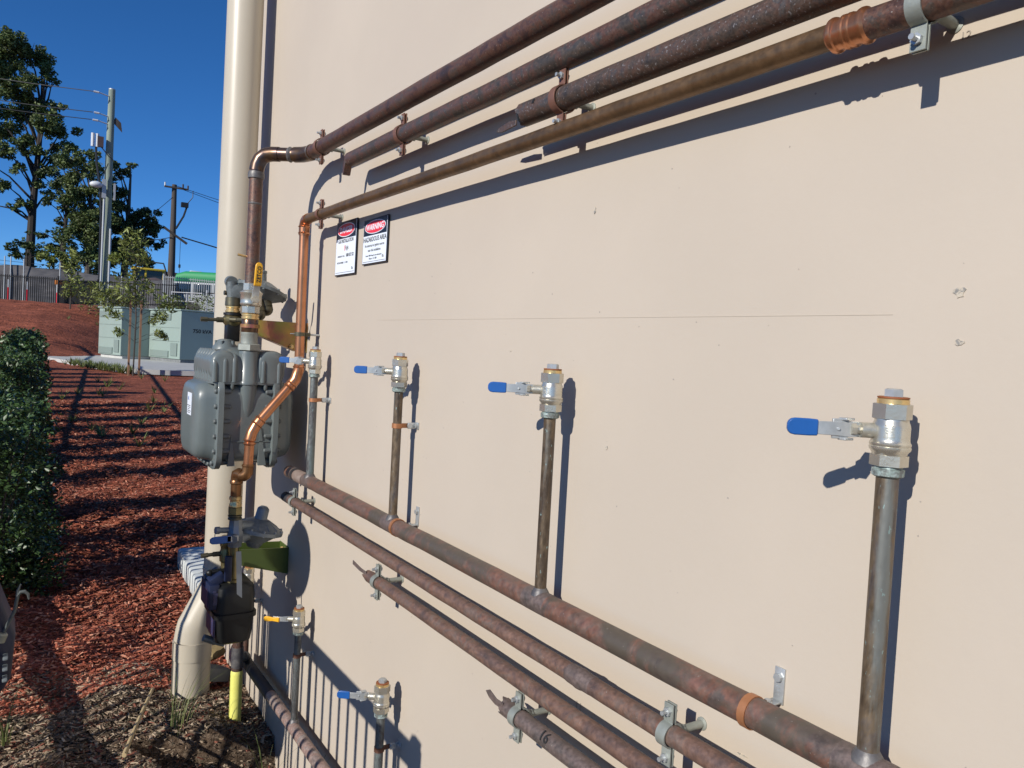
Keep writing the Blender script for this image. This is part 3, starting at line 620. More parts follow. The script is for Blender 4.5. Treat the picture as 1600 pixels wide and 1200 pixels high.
# ------------------------------------------------------------------ ball valves on the risers
def valve(t, zt, label, grip='blue', o=OR, r=.0123, lever='flat', group='ball valves capping the risers', ph=.3, cat='valve'):
    e = thing('ball_valve', P(t, o, zt-.1), label, cat, group)
    Z = (0, 0, 1)
    b = MB(); c = P(t, o, zt-.098)
    b.lathe(c, Z, [(-.001, .0140), (.001, .0172), (.0085, .0176), (.0095, .0150), (.0125, .0150)], 6 if False else 20); b.build('collar', M['patina'], e)
    b = MB(); c = P(t, o, zt)
    b.lathe(c, Z, [(-.0868, .0172), (-.0858, .0205), (-.0735, .0205), (-.0728, .0185)], 6, ph)
    b.lathe(c, Z, [(-.0735, .0180), (-.070, .0195), (-.0675, .0218), (-.0655, .0222), (-.0640, .0222), (-.0632, .0214), (-.0618, .0222), (-.0600, .0222), (-.0585, .0208), (-.055, .0203), (-.042, .0203), (-.038, .0196), (-.0350, .0182), (-.0325, .0180)], 28)
    b.build('body', M['nickel'], e, sharp=40)
    b = MB(); b.lathe(c, Z, [(-.0330, .0185), (-.0322, .0212), (-.0155, .0212), (-.0148, .0190)], 6, ph+.15); b.build('end_hex', M['nickel'], e)
    b = MB(); b.lathe(c, Z, [(-.0149, .0158), (-.0149, .0172), (-.0100, .0172), (-.0090, .0158)], 24); b.build('brass_thread', M['brass'], e)
    b = MB(); b.lathe(c, Z, [(-.0089, .0145), (-.0089, .0170), (-.0072, .0170), (-.0068, .0150)], 24); b.build('seal', M['sealing'], e)
    b = MB(); b.lathe(c, Z, [(-.0068, .0110), (.0010, .0108), (.0022, .0085)], 6, .5)
    pl = b.build('plug', M['zinc'], e)
    # cast lettering on the body, facing out from the wall and along it
    b = MB(); d = Vector((-.86, -.51, 0)); ux = Vector((.51, -.86, 0)); q = Vector((.0, .0, 1))
    for k, (s_, h) in enumerate((('DN25', .0048), ('PN40', .0046))):
        vs0 = MB(); text_mb(vs0, s_, (0, 0, 0), (1, 0, 0), (0, 1, 0), .0062, th=.0008)
        for i, v in enumerate(vs0.v):              # lettering runs up the body
            a = (v[1]-.002+k*.007)/.0203-.25; rad = .0204+v[2]
            nd = Vector((d.x*cos(a)+ux.x*sin(a), d.y*cos(a)+ux.y*sin(a), 0)); vs0.v[i] = tuple(P(t, o, zt-.046)+nd*rad+Vector((0, 0, v[0])))
        b.add(vs0.v, vs0.f)
    b.build('cast_lettering', M['cast'], e)
    hz = zt-.047
    b = MB(); b.cyl(P(t+.008, o+.010, hz), P(t+.021, o+.027, hz), .0088, 16); b.cyl(P(t+.021, o+.027, hz), P(t+.027, o+.035, hz), .0052, 10); b.cyl(P(t+.0240, o+.031, hz), P(t+.0275, o+.036, hz), .0072, 6); b.build('stem', M['cast'], e)
    # lever: plate parallel to the wall at the stem, cranked outwards to the grip
    LV = [(.024, .022), (.037, .027), (.051, .033), (.068, .0445), (.092, .0635)]
    if lever == 'yellow': LV = [(.022, .018), (.034, .021), (.048, .026), (.060, .033), (.085, .052)]
    hw = .0095
    def plate(pts, hw, th, zoff=0):
        mb = MB(); rows = []
        for i, (a, c2) in enumerate(pts):
            q0 = pts[max(0, i-1)]; q1 = pts[min(len(pts)-1, i+1)]; dx, dy = q1[0]-q0[0], q1[1]-q0[1]; l = sqrt(dx*dx+dy*dy); nx_, ny_ = -dy/l*th/2, dx/l*th/2
            w_ = hw[i] if hasattr(hw, '__len__') else hw
            rows.append([P(t+c2+s1*ny_, o+a+s1*nx_, hz+zoff+s2*w_) for s1, s2 in ((-1, -1), (1, -1), (1, 1), (-1, 1))])
        return mb.rings(rows)
    ml = plate(LV[:4]+[(.072, .048)], [.0085, .0092, .0080, .0076, .0074], .0026)
    if lever != 'yellow':
        ml.v += []; k = plate([(.0385, .0290), (.0555, .0375)], .0115, .0032); ml.add(k.v, k.f)
        ml.box(P(t+.030, o+.040, hz+.0115), (.016, .010, .0026)); ml.box(P(t+.030, o+.040, hz-.0115), (.016, .010, .0026))
        ml.cyl(P(t+.034, o+.049, hz), P(t+.031, o+.053, hz), .0022, 8)
    lv = ml.build('lever', M['zinc'], e, bev=.0006)
    g0, g1 = LV[3], LV[4]
    if lever == 'yellow':
        pts = [g0, ((g0[0]*.4+g1[0]*.6), (g0[1]*.4+g1[1]*.6)), (g1[0], g1[1]), (g1[0]+.010, g1[1]+.008), (g1[0]+.0135, g1[1]+.011)]
        gm = plate([(.058, .0275)]+pts, [.0080, .0078, .0062, .0085, .0085, .0035], .0062, -.002)
    else:
        pts = []; hwl = []
        a0 = (.0695, .0465)
        for s_, w_ in ((0, .0086), (.04, .0094), (.3, .0098), (.75, .0098), (.88, .0088), (.96, .0062), (1, .003)):
            pts.append((a0[0]+(.0965-a0[0])*s_, a0[1]+(.0675-a0[1])*s_)); hwl.append(w_)
        gm = plate(pts, hwl, .0064)
    gm.build('grip', M[grip], lv, bev=.0018, sharp=50)
    return e
valve(RT[0], -.0175, 'large blue handled valve on the nearest riser, at the right', ph=.05)
valve(RT[1], -.0175, 'blue handled valve on the middle riser of the wall', ph=.4)
valve(RT[2], -.0175, 'blue handled valve on the riser right of the warning signs', ph=.75)
valve(RT[3], -.0175, 'small blue handled valve whose handle overlaps the bright copper drop', ph=.3)
valve(2.488, -.886, 'yellow handled valve on a riser near the ground', grip='yellow', lever='yellow', ph=.3)
valve(1.807, -.870, 'blue handled valve at the bottom edge, lowest of the blue ones', ph=.6)
valve(3.118, -.912, 'far valve half hidden behind the small black meter and green bracket', ph=.6)

# ------------------------------------------------------------------ signs
def sign(t0, t1, z1, z0_, label, kind):
    e = thing('warning_sign', P((t0+t1)/2, 0, z0_), label, 'sign', 'safety signs on the wall')
    W = t0-t1; H = z1-z0_; cx = (t0+t1)/2; cz = (z0_+z1)/2
    b = MB(); b.box(P(cx, .0040, cz), (.0050, W, H), b=.0012); b.build('backing', M['signblack'], e)
    b = MB(); b.box(P(cx, .0069, cz-.0), (.0006, W*.955, H*.955)); b.build('white_face', M['white'], e)
    hb = H*(.30 if kind == 1 else .35)
    b = MB(); b.box(P(cx, .0074, z1-H*.02-hb/2), (.0004, W*.93, hb)); b.build('black_header', M['signblack'], e)
    U = (0, -1, 0); V = (0, 0, 1); hz = z1-H*.02-hb/2
    b = MB(); el = [(cos(a)*W*.42, sin(a)*hb*.42) for a in np.linspace(0, 2*pi, 33)[:-1]]; b.prism(el, P(cx, .0078, hz), U, V, .0003); b.build('white_oval', M['white'], e)
    b = MB(); el = [(cos(a)*W*.40, sin(a)*hb*.375) for a in np.linspace(0, 2*pi, 33)[:-1]]; b.prism(el, P(cx, .0081, hz), U, V, .0003); b.build('red_oval', M['red'], e)
    b = MB(); s_ = 'DANGER' if kind == 1 else 'WARNING'
    sz = hb*.50; text_mb(b, s_, P(cx, .0085, hz-sz*.34), U, V, sz, th=.0003, sx=1.0 if kind == 1 else 1.12, bold=.022); b.build('heading', M['white'], e)
    b = MB(); r = MB(); O_ = .0074
    if kind == 1:
        text_mb(b, 'GAS INSTALLATION', P(cx, O_, cz+H*.10), U, V, H*.095, sx=.88, bold=.012)
        text_mb(b, 'Rgk', P(cx-.012, O_, cz-H*.03), U, V, H*.10); text_mb(b, 'EMERGENCY CALL', P(cx+W*.20, O_, cz-H*.16), U, V, H*.042)
        text_mb(b, '1800 427 532', P(cx-W*.22, O_, cz-H*.165), U, V, H*.085, sx=.8, bold=.015)
        text_mb(b, 'METER NUMBER   1 71 000', P(cx+W*.13, O_, cz-H*.28), U, V, H*.045); text_mb(b, 'Rk', P(cx-W*.36, O_, cz-H*.41), U, V, H*.075)
        text_mb(r, 'E', P(cx+.006, O_, cz-H*.045), U, V, H*.13)
        r.build('red_emblem', M['red'], e)
    else:
        text_mb(b, 'HAZARDOUS AREA', P(cx, O_, cz-H*.005), U, V, H*.145, sx=.98, bold=.015)
        text_mb(b, 'No electrical or ignition sources', P(cx, O_, cz-H*.12), U, V, H*.085, sx=.95); text_mb(b, 'near this installation', P(cx, O_, cz-H*.225), U, V, H*.085)
        text_mb(b, 'Contact 1800 Group for more information', P(cx+.004, O_, cz-H*.33), U, V, H*.05); text_mb(b, 'Phone: 1 131 688', P(cx+.008, O_, cz-H*.40), U, V, H*.058); text_mb(b, 'Rk', P(cx-W*.36, O_, cz-H*.39), U, V, H*.09)
    b.build('lettering', M['ink'], e)
    b = MB(); b.box(P(cx, O_, z0_+H*.055), (.0003, W*.9, .0012)); b.build('border_line', M['ink'], e)
sign(2.437, 2.262, .3895, .2165, 'gas installation sign with a red oval heading, left of the pair', 1)
sign(2.209, 2.030, .3725, .2385, 'WARNING HAZARDOUS AREA sign, right of the pair', 2)

# ------------------------------------------------------------------ rounded loft helper
def rrect(c, ux, uy, hx, hy, r, k=5):
    c = Vector(c); ux = Vector(ux); uy = Vector(uy); r = min(r, hx*.99, hy*.99); out = []
    for sx_, sy_, a0 in ((1, 1, 0), (-1, 1, pi/2), (-1, -1, pi), (1, -1, 3*pi/2)):
        for i in range(k+1):
            a = a0+pi/2*i/k; out.append(c+ux*(sx_*(hx-r)+r*cos(a))+uy*(sy_*(hy-r)+r*sin(a)))
    return out
X1 = Vector((-1, 0, 0)); Y1 = Vector((0, 1, 0)); Z1 = Vector((0, 0, 1))     # outwards, along the wall, up
def U3(t, o, z): return Vector((-o, t, z))

# ------------------------------------------------------------------ big gas meter
gm = thing('gas_meter', P(2.80, .21, -.43), 'big grey enamelled diaphragm gas meter hanging at the wall corner', 'gas meter')
tc_, oc, zc = 2.79, .212, -.288
hT, hZ = .150, .140
b = MB()      # centre case between the two covers
b.rings([rrect(P(tc_, oc+d, zc), Y1, Z1, hT-.001, hZ-.004, .05) for d in (-.085, .085)]); b.build('centre_case', M['meter'], gm)
b = MB(); b.box(P(tc_-hT+.000, oc, zc-.062), (.165, .004, .0025)); b.build('case_seam', M['meter'], gm)
for sg, nm in ((1, 'outer_cover'), (-1, 'inner_cover')):
    b = MB(); sec = []
    for d, q, rr_ in ((.080, 1.0, .055), (.082, 1.04, .055), (.099, 1.04, .055), (.101, 1.025, .055), (.102, .90, .055), (.112, .875, .055), (.130, .855, .055), (.148, .82, .053), (.158, .76, .05), (.163, .66, .045), (.165, .4, .03)):
        sec.append(rrect(P(tc_, oc+sg*d, zc+(.004 if d > .1 else .0)), Y1, Z1, (hT+.012)*q, (hZ+.012)*q, rr_))
    b.rings(sec, True, True); cv = b.build(nm, M['meter'], gm, sharp=40)
    b2 = MB()
    per = rrect(P(tc_, oc+sg*.09, zc), Y1, Z1, hT+.004, hZ+.003, .05, 4)
    tot = [0]
    for i in range(len(per)): tot.append(tot[-1]+(per[(i+1) % len(per)]-per[i]).length)
    nb = 22
    for k in range(nb):
        d = tot[-1]*k/nb; i = max(j for j in range(len(per)) if tot[j] <= d); f_ = (d-tot[i])/max(1e-6, tot[i+1]-tot[i]); p = per[i].lerp(per[(i+1) % len(per)], f_)
        b2 = MB(); b2.tube([p+X1*sg*-.034, p+X1*sg*-.031, p+X1*sg*-.005], [.0045, .0075, .0085], 10); b2.tube([p+X1*sg*.008, p+X1*sg*.018, p+X1*sg*.021], [.0085, .0085, .006], 8)
        b2.build('cover_bolt', M['meterbolt'], cv)
# upper case: domed, with upright ribs
b = MB()
sec = [rrect(P(tc_, oc, zz), X1, Y1, hx, hy, rr_, 6) for zz, hx, hy, rr_ in ((-.152, .120, .150, .035), (-.120, .120, .150, .04), (-.09, .118, .148, .045), (-.070, .112, .142, .05), (-.054, .098, .128, .05), (-.043, .074, .098, .045), (-.037, .045, .07, .035), (-.035, .02, .04, .015))]
b.rings(sec); b.build('upper_case', M['meter'], gm, sharp=45)
def rib(o_, t_, dx, dy, zt, r, zb=-.150):
    b = MB(); n = 8; pth = [P(t_, o_, zb)]; rd = [r]
    for i in range(n+1):
        a = pi/2*i/n; pth.append(P(t_-dy*.022*(1-cos(a)), o_-dx*.022*(1-cos(a)), zt-.03+.03*sin(a))); rd.append(r*(1 if i < n-2 else cos(a*.8)+.05))
    b.tube(pth, rd, 16); return b
for t_ in (2.685, 2.725, 2.765, 2.805, 2.845, 2.885): rib(oc+.108, t_, 1, 0, -.052, .0185).build('rib', M['meter'], gm)
for nm_, o_, hx_, zt_ in (('shoulder_lobe', oc-.072, .050, -.040), ('shoulder_lobe', oc+.082, .044, -.046)):
    b = MB(); h0 = (zt_+.152)/2; b.rings([rrect(P(t_, o_, -.152+h0*q), X1, Z1, hx_*w_, h0*q, .040*w_, 6) for t_, w_, q in ((2.634, .72, .80), (2.6365, .84, .90), (2.642, .93, .96), (2.652, .985, .99), (2.670, 1, 1), (2.90, 1, 1), (2.93, .9, .93), (2.942, .7, .8))]); b.build(nm_, M['meter'], gm, sharp=50)
for o_, zt_ in ((oc+.112, -.068), (oc+.080, -.058), (oc+.050, -.058), (oc-.045, -.060), (oc-.098, -.066)): rib(o_, 2.640, 0, -1, zt_, .0095).build('arch_rib', M['meter'], gm)
b = MB(); b.rings([rrect(P(tc_, oc, zz), X1, Y1, hx, hy, .03, 6) for zz, hx, hy in ((-.158, .116, .146), (-.157, .124, .154), (-.147, .124, .154), (-.146, .118, .148))]); b.build('case_flange', M['meter'], gm)
for k, o_ in enumerate((oc-.105, oc-.055, oc+.055, oc+.105)):
    b = MB(); b.tube([P(tc_-.148, o_, -.176), P(tc_-.148, o_, -.172), P(tc_-.148, o_, -.157)], [.003, .006, .0068], 10); b.tube([P(tc_-.148, o_, -.148), P(tc_-.148, o_, -.141)], .007, 8); b.build('flange_bolt', M['meter'], gm)
b = MB(); tN = 2.662
b.lathe(P(tN, oc, 0), Z1, [(-.31, .004), (-.295, .016), (-.24, .026), (-.18, .031), (-.160, .032), (-.157, .036), (-.147, .036), (-.144, .033), (-.055, .0325), (-.045, .031)], 28)
b.build('inlet_neck', M['meter'], gm, sharp=50)
b = MB(); b.lathe(P(2.905, oc, 0), Z1, [(-.15, .033), (-.060, .033), (-.045, .031), (-.03, .026)], 24); b.build('outlet_neck', M['meter'], gm, sharp=50)
b = MB(); b.lathe(P(2.80, oc+.045, 0), Z1, [(-.055, .045), (-.035, .042), (-.022, .030), (-.012, .026), (-.008, .012)], 24); b.build('top_cap', M['meter'], gm)
for k in range(5):
    a = 2*pi*k/5; b = MB(); p = P(2.80+cos(a)*.031, oc+.045+sin(a)*.031, -.028); b.cyl(p, p+Z1*.014, .005, 8); b.build('cap_screw', M['meter'], gm)
for d in (.048, -.055):        # webs under the body
    b = MB(); b.prism([(-.012, 0), (.012, 0), (.004, .10), (0, .10)] if d > 0 else [(-.012, 0), (.014, 0), (.014, .13), (.010, .13)], P(tc_-hT+.004, oc+d, -.432), X1, Z1, .012); b.build('web', M['meter'], gm)
# label plate on the outer cover
b = MB(); cp = P(2.752, oc+.1645, -.232)
b.box(cp, (.0012, .066, .075)); lb = b.build('label_plate', M['white'], gm)
b = MB(); uu = -Y1; q = cp-Vector((.0008, 0, 0))
text_mb(b, 'AL', q+Z1*.012+Y1*.014, uu, Z1, .018)
b.build('blue_emblem', M['blue'], lb)
b = MB()
for k in range(5): b.box(q+Z1*(-.006-.006*k)+Y1*(.0 if k % 2 else .006), (.0003, .05-.012*(k % 3), .0022))
b.build('fine_print', M['ink'], lb)

# inlet stack above the near neck
st = thing('inlet_union', P(tN, oc, -.045), 'stack of galvanised nut and heat stained copper sleeve on top of the big meter', 'pipe fitting')
b = MB(); b.lathe(P(tN, oc, 0), Z1, [(-.044, .034), (-.041, .040), (-.022, .040), (-.019, .034)], 6, .35); b.build('union_nut', M['galv'], st)
b = MB(); b.lathe(P(tN, oc, 0), Z1, [(-.019, .0275), (.010, .0270), (.012, .028), (.018, .028), (.019, .0255)], 26); b.build('galvanised_nipple', M['galv'], st)
b = MB(); b.lathe(P(tN, oc, 0), Z1, [(.019, .0255), (.021, .0268), (.060, .0268), (.062, .0255)], 26); b.build('copper_sleeve', M['brazed'], st)
b = MB(); b.lathe(P(tN, oc, 0), Z1, [(.062, .026), (.064, .0285), (.069, .0285), (.070, .0262), (.074, .0262), (.075, .0285), (.080, .0285), (.082, .025)], 26); b.build('brass_ring', M['brass'], st)
e = thing('ball_valve', P(tN, oc, .082), 'large nickel valve with an upright yellow handle, above the big grey meter', 'valve')
c = P(tN, oc, 0)
b = MB(); b.lathe(c, Z1, [(.082, .026), (.084, .030), (.105, .030), (.107, .027)], 8, .2); b.build('lower_hex', M['nickel'], e)
b = MB(); b.lathe(c, Z1, [(.105, .027), (.109, .033), (.114, .035), (.120, .034), (.145, .034), (.148, .0365), (.154, .0365), (.156, .032), (.160, .028)], 30); b.build('body', M['nickel'], e, sharp=40)
b = MB(); b.lathe(c, Z1, [(.158, .024), (.160, .0285), (.182, .0285), (.184, .023)], 8, .2); b.build('upper_hex', M['nickel'], e)
b = MB(); b.cyl(P(tN-.028, oc, .130), P(tN-.052, oc, .130), .0105, 16); b.cyl(P(tN-.052, oc, .130), P(tN-.060, oc, .130), .0125, 6); b.build('stem', M['cast'], e)
b = MB(); pts = [(tN-.054, .118, .010), (tN-.054, .150, .011), (tN-.066, .172, .0105), (tN-.072, .182, .010)]
def vplate(pts, th):
    mb = MB(); rows = []
    for t_, z_, w_ in pts: rows.append([P(t_-th/2, oc-w_+lo, z_) for lo in (0,)]+[P(t_+th/2, oc-w_, z_), P(t_+th/2, oc+w_, z_), P(t_-th/2, oc+w_, z_)])
    return mb.rings(rows)
lv = vplate(pts, .004).build('lever', M['zinc'], e, bev=.0006)
gr = vplate([(tN-.0705, .172, .0118), (tN-.073, .178, .0122), (tN-.080, .225, .0122), (tN-.081, .240, .0110), (tN-.0815, .246, .0075), (tN-.0815, .2485, .003)], .008).build('grip', M['yellow'], lv, bev=.002, sharp=50)
b = MB(); text_mb(b, 'ZETCO', P(tN-.0822, oc-.0065, .210), Vector((0, -.15, 1)), X1, .0175, th=.0006, sx=.95, bold=.02); b.build('lettering', M['ink'], gr)

# outlet side: test point fitting and big regulator
tO = 2.905
e = thing('relief_fitting', P(tO, oc, -.03), 'tall dull brass fitting with elbowed cap, left of the yellow handled valve', 'pipe fitting')
cO = P(tO, oc, 0)
b = MB(); b.box(P(tO, oc, .015), (.046, .046, .062), b=.004); b.build('square_block', M['black'], e)
b = MB(); b.lathe(cO, Z1, [(.040, .024), (.050, .0325), (.058, .034), (.070, .034), (.078, .028)], 24); b.build('union_body', M['oldbrass'], e)
b = MB(); b.lathe(cO, Z1, [(.078, .028), (.079, .0325), (.087, .0325), (.088, .027)], 24); b.build('gasket', M['black'], e)
b = MB(); b.lathe(cO, Z1, [(.088, .024), (.090, .027), (.096, .027), (.098, .023), (.104, .023), (.106, .0255), (.112, .0255)], 24); b.build('bright_ring', M['brass'], e)
b = MB(); b.lathe(cO, Z1, [(.112, .0265), (.114, .0285), (.142, .0275), (.144, .024), (.160, .0235), (.172, .020), (.178, .010)], 24); b.cyl(P(tO, oc, .158), P(tO-.002, oc+.034, .158), .0085, 10); b.cyl(P(tO, oc, .158), P(tO, oc-.025, .157), .013, 12); b.build('elbow_cap', M['darkbrass'], e)
b = MB(); b.cyl(P(tO, oc+.030, .060), P(tO, oc+.055, .059), .010, 12); b.cyl(P(tO, oc+.055, .059), P(tO, oc+.090, .058), .0065, 10); b.cyl(P(tO, oc+.086, .058), P(tO, oc+.110, .0575), .0085, 8); b.build('test_point', M['darkbrass'], e)
b = MB(); b.cyl(P(tO-.030, oc+.014, .062), P(tO-.052, oc-.004, .062), .009, 12); b.cyl(P(tO-.050, oc-.002, .062), P(tO-.070, oc-.020, .062), .0075, 8); b.build('side_tap', M['darkbrass'], e)
RO = .115; TR = 2.90
e = thing('gas_regulator', P(TR, RO, .10), 'dark cast regulator with a wide diaphragm disc behind the yellow handled valve', 'gas regulator')
b = MB(); b.lathe(P(TR, RO, .175), U3(.10, -.28, 1), [(-.050, .030), (-.030, .050), (-.014, .080), (-.008, .088), (-.006, .094), (.006, .094), (.008, .086), (.024, .055), (.034, .034)], 36); b.build('diaphragm_case', M['reg'], e, sharp=30)
for k in range(10):
    a = 2*pi*k/10; b = MB(); ax = U3(.10, -.28, 1).normalized(); u_ = ax.orthogonal().normalized(); v_ = ax.cross(u_); p = P(TR, RO, .175)+(u_*cos(a)+v_*sin(a))*.089; b.cyl(p-ax*.011, p+ax*.012, .0045, 6); b.build('case_bolt', M['reg'], e)
b = MB(); b.lathe(P(TR, RO, .20), Z1, [(0, .022), (.012, .0175), (.040, .0165), (.042, .0180), (.050, .0180), (.052, .014)], 20); b.build('spring_stack', M['reg'], e)
b = MB(); b.box(P(TR, RO+.065, .165), (.10, .045, .055), b=.012); b.tube([P(TR, RO+.10, .145), P(TR, RO+.108, .20)], .021, 16); b.cyl(P(TR-.012, RO+.108, .196), P(TR+.012, RO+.108, .200), .022, 18); b.build('valve_body', M['reg'], e)
b = MB(); b.cyl(P(TR-.02, RO-.005, .145), P(TR-.03, RO-.012, .115), .024, 18); b.sphere(P(TR-.032, RO-.013, .108), .024); b.build('spring_cap', M['darkbrass'], e)
b = MB(); b.cyl(P(TR-.03, RO+.022, .135), P(TR-.045, RO+.018, .095), .024, 18); b.sphere(P(TR-.047, RO+.018, .088), .025); b.build('adjuster_cap', M['darkbrass'], e)
b = MB(); b.cyl(P(TR, RO+.045, .14), P(TR, RO+.045, -.05), .014, 14); b.lathe(P(TR, RO+.045, 0), Z1, [(.02, .015), (.022, .021), (.04, .021), (.042, .015)], 6); b.lathe(P(TR, RO+.045, 0), Z1, [(-.03, .015), (-.028, .020), (-.01, .020), (-.008, .015)], 6); b.build('tail_pipe', M['oldbrass'], e)
# zinc chromate bracket on the wall
e = thing('meter_bracket', P(2.70, 0, 0), 'gold and purple passivated steel bracket reaching from the wall to the meter inlet', 'bracket')
b = MB(); b.prism([(0, .062), (.205, .062), (.205, .028), (.03, -.036), (0, -.036)], P(2.72, 0, 0), X1, Z1, .0035); b.build('side_web', M['irid'], e)
b = MB(); b.box(P(2.745, .1025, .0625), (.205, .05, .003)); b.build('top_flange', M['irid'], e)
b = MB(); b.rings([[P(2.72, .03, -.036), P(2.77, .03, -.036), P(2.77, .03, -.039), P(2.72, .03, -.039)], [P(2.72, .205, .028), P(2.77, .205, .028), P(2.77, .205, .025), P(2.72, .205, .025)]]); b.build('lower_flange', M['irid'], e)
b = MB(); b.box(P(2.725, .0018, .012), (.0035, .055, .105)); b.build('back_plate', M['irid'], e)
b = MB(); b.cyl(P(2.722, .052, -.022), P(2.708, .052, -.022), .008, 6); b.cyl(P(2.71, .052, -.022), P(2.700, .052, -.022), .005, 10); b.build('bolt', M['brass'], e)
b = MB(); b.tube([P(2.68, .205, .03), P(2.68, .232, .03)], .0, 6) if False else b.lathe(P(tN+.0, oc, .040), Z1, [(-.006, .0272), (-.006, .031), (.006, .031), (.006, .0272)], 24, cap=False); b.build('collar', M['irid'], e)

# ------------------------------------------------------------------ small regulator, meter and their fittings
tS, oS = 2.615, .262
e = thing('brass_union', P(tS, oS, -.60), 'bright brass union where the copper drop meets the small regulator', 'pipe fitting')
c = P(2.61, .247, .022)
b = MB(); b.lathe(c, Z1, [(-.548, .0165), (-.551, .0205), (-.560, .0205), (-.563, .0175), (-.572, .0175), (-.576, .0200), (-.584, .0200)], 24); b.build('adaptor', M['brass'], e)
b = MB(); b.lathe(c, Z1, [(-.584, .0200), (-.586, .0235), (-.609, .0235), (-.611, .0200)], 6, .4); b.build('union_nut', M['oldbrass'], e)
b = MB(); b.lathe(c, Z1, [(-.611, .0185), (-.612, .0225), (-.616, .0225), (-.619, .0200), (-.622, .0225), (-.627, .0225), (-.629, .017)], 20); b.build('locking_ring', M['darkbrass'], e)
e = thing('ball_valve', P(tS, oS, -.72), 'small steel valve with a dark blue handle above the black meter', 'valve')
c = P(2.615, .243, .024)
b = MB(); b.lathe(c, Z1, [(-.629, .0200), (-.645, .0210), (-.668, .0225), (-.672, .0255), (-.700, .0255), (-.704, .0225), (-.722, .0225)], 8, .3); b.build('body', M['steel'], e)
b = MB(); b.cyl(P(2.600, .247, -.660), P(2.570, .258, -.662), .011, 12); b.cyl(P(2.578, .255, -.662), P(2.563, .261, -.663), .014, 6); b.build('stem', M['steel'], e)
b = MB(); b.rings([[P(2.566+a, .244+o_, -.659+z_) for a, z_ in ((-.002, -.009), (.002, -.009), (.002, .009), (-.002, .009))] for o_ in (0, .035)]); lv = b.build('lever', M['zinc'], e)
b = MB(); b.rings([[P(2.568+a, o_-.032, -.660+z_*w_-(o_-.30)*.03) for a, z_ in ((-.004, -.0115), (.004, -.0115), (.004, .0115), (-.004, .0115))] for o_, w_ in ((.298, 1), (.345, 1.05), (.358, .95), (.365, .5))]); b.build('grip', M['blue'], lv, bev=.0018)
# small regulator
e = thing('gas_regulator', P(2.66, .165, -.70), 'light grey cast regulator with a ribbed round disc, above the green bracket', 'gas regulator')
ax = U3(-.05, -.22, 1).normalized(); rc_ = P(2.68, .150, -.660)
b = MB(); b.lathe(rc_, ax, [(-.045, .030), (-.030, .050), (-.012, .070), (-.009, .082), (-.007, .086), (.005, .086), (.007, .078), (.012, .070), (.030, .040), (.036, .026)], 36); b.build('diaphragm_case', M['reglight'], e, sharp=30)
u_ = ax.orthogonal().normalized(); v_ = ax.cross(u_)
for k in range(12):
    a = 2*pi*k/12; p = rc_+(u_*cos(a)+v_*sin(a)); b = MB(); b.tube([rc_+(u_*cos(a)+v_*sin(a))*.035+ax*.029, rc_+(u_*cos(a)+v_*sin(a))*.072+ax*.010], .0035, 6); b.build('rib', M['reglight'], e)
    p = rc_+(u_*cos(a+.26)+v_*sin(a+.26))*.081; b = MB(); b.cyl(p-ax*.010, p+ax*.011, .0036, 6); b.build('case_bolt', M['zinc'], e)
b = MB(); b.lathe(rc_+ax*.03, ax, [(0, .026), (.008, .0215), (.040, .0205), (.044, .018), (.050, .011)], 20); b.build('spring_housing', M['reglight'], e)
b = MB(); b.cyl(P(2.655, .170, -.645), P(2.63, .235, -.630), .017, 16); b.cyl(P(2.65, .190, -.665), P(2.635, .228, -.675), .021, 16); b.cyl(P(2.63, .232, -.630), P(2.625, .243, -.608), .019, 14); b.build('body_arm', M['reglight'], e)
b = MB(); b.cyl(P(2.62, .255, -.643), P(2.61, .300, -.639), .0095, 12); b.cyl(P(2.61, .295, -.639), P(2.608, .308, -.638), .0125, 8); b.cyl(P(2.612, .308, -.638), P(2.612, .308, -.683), .0013, 6); b.build('vent_nipple', M['reglight'], e)
b = MB(); b.lathe(rc_-ax*.045, -ax, [(0, .03), (.008, .028), (.02, .02)], 20); b.build('lower_boss', M['reg'], e)
# left test fitting stack
e = thing('test_fitting', P(2.72, .245, -.80), 'olive brass test fitting with two side nipples left of the small meter pipe', 'pipe fitting')
c = P(2.70, .250, .028)
b = MB(); b.lathe(c, Z1, [(-.845, .014), (-.800, .015), (-.795, .020), (-.765, .021), (-.755, .017), (-.745, .018), (-.742, .020), (-.733, .020), (-.730, .016), (-.710, .016)], 20); b.build('body', M['oldbrass'], e)
b = MB(); b.cyl(P(2.70, .262, -.742), P(2.70, .292, -.742), .0085, 10); b.cyl(P(2.70, .290, -.742), P(2.70, .322, -.744), .0065, 8); b.cyl(P(2.70, .308, -.743), P(2.70, .330, -.744), .0082, 8); b.build('test_point', M['darkbrass'], e)
b = MB(); b.cyl(P(2.68, .252, -.795), P(2.68, .280, -.795), .0085, 10); b.cyl(P(2.68, .278, -.795), P(2.68, .305, -.797), .0075, 8); b.sphere(P(2.68, .305, -.799), .011); b.build('side_cap', M['black'], e)
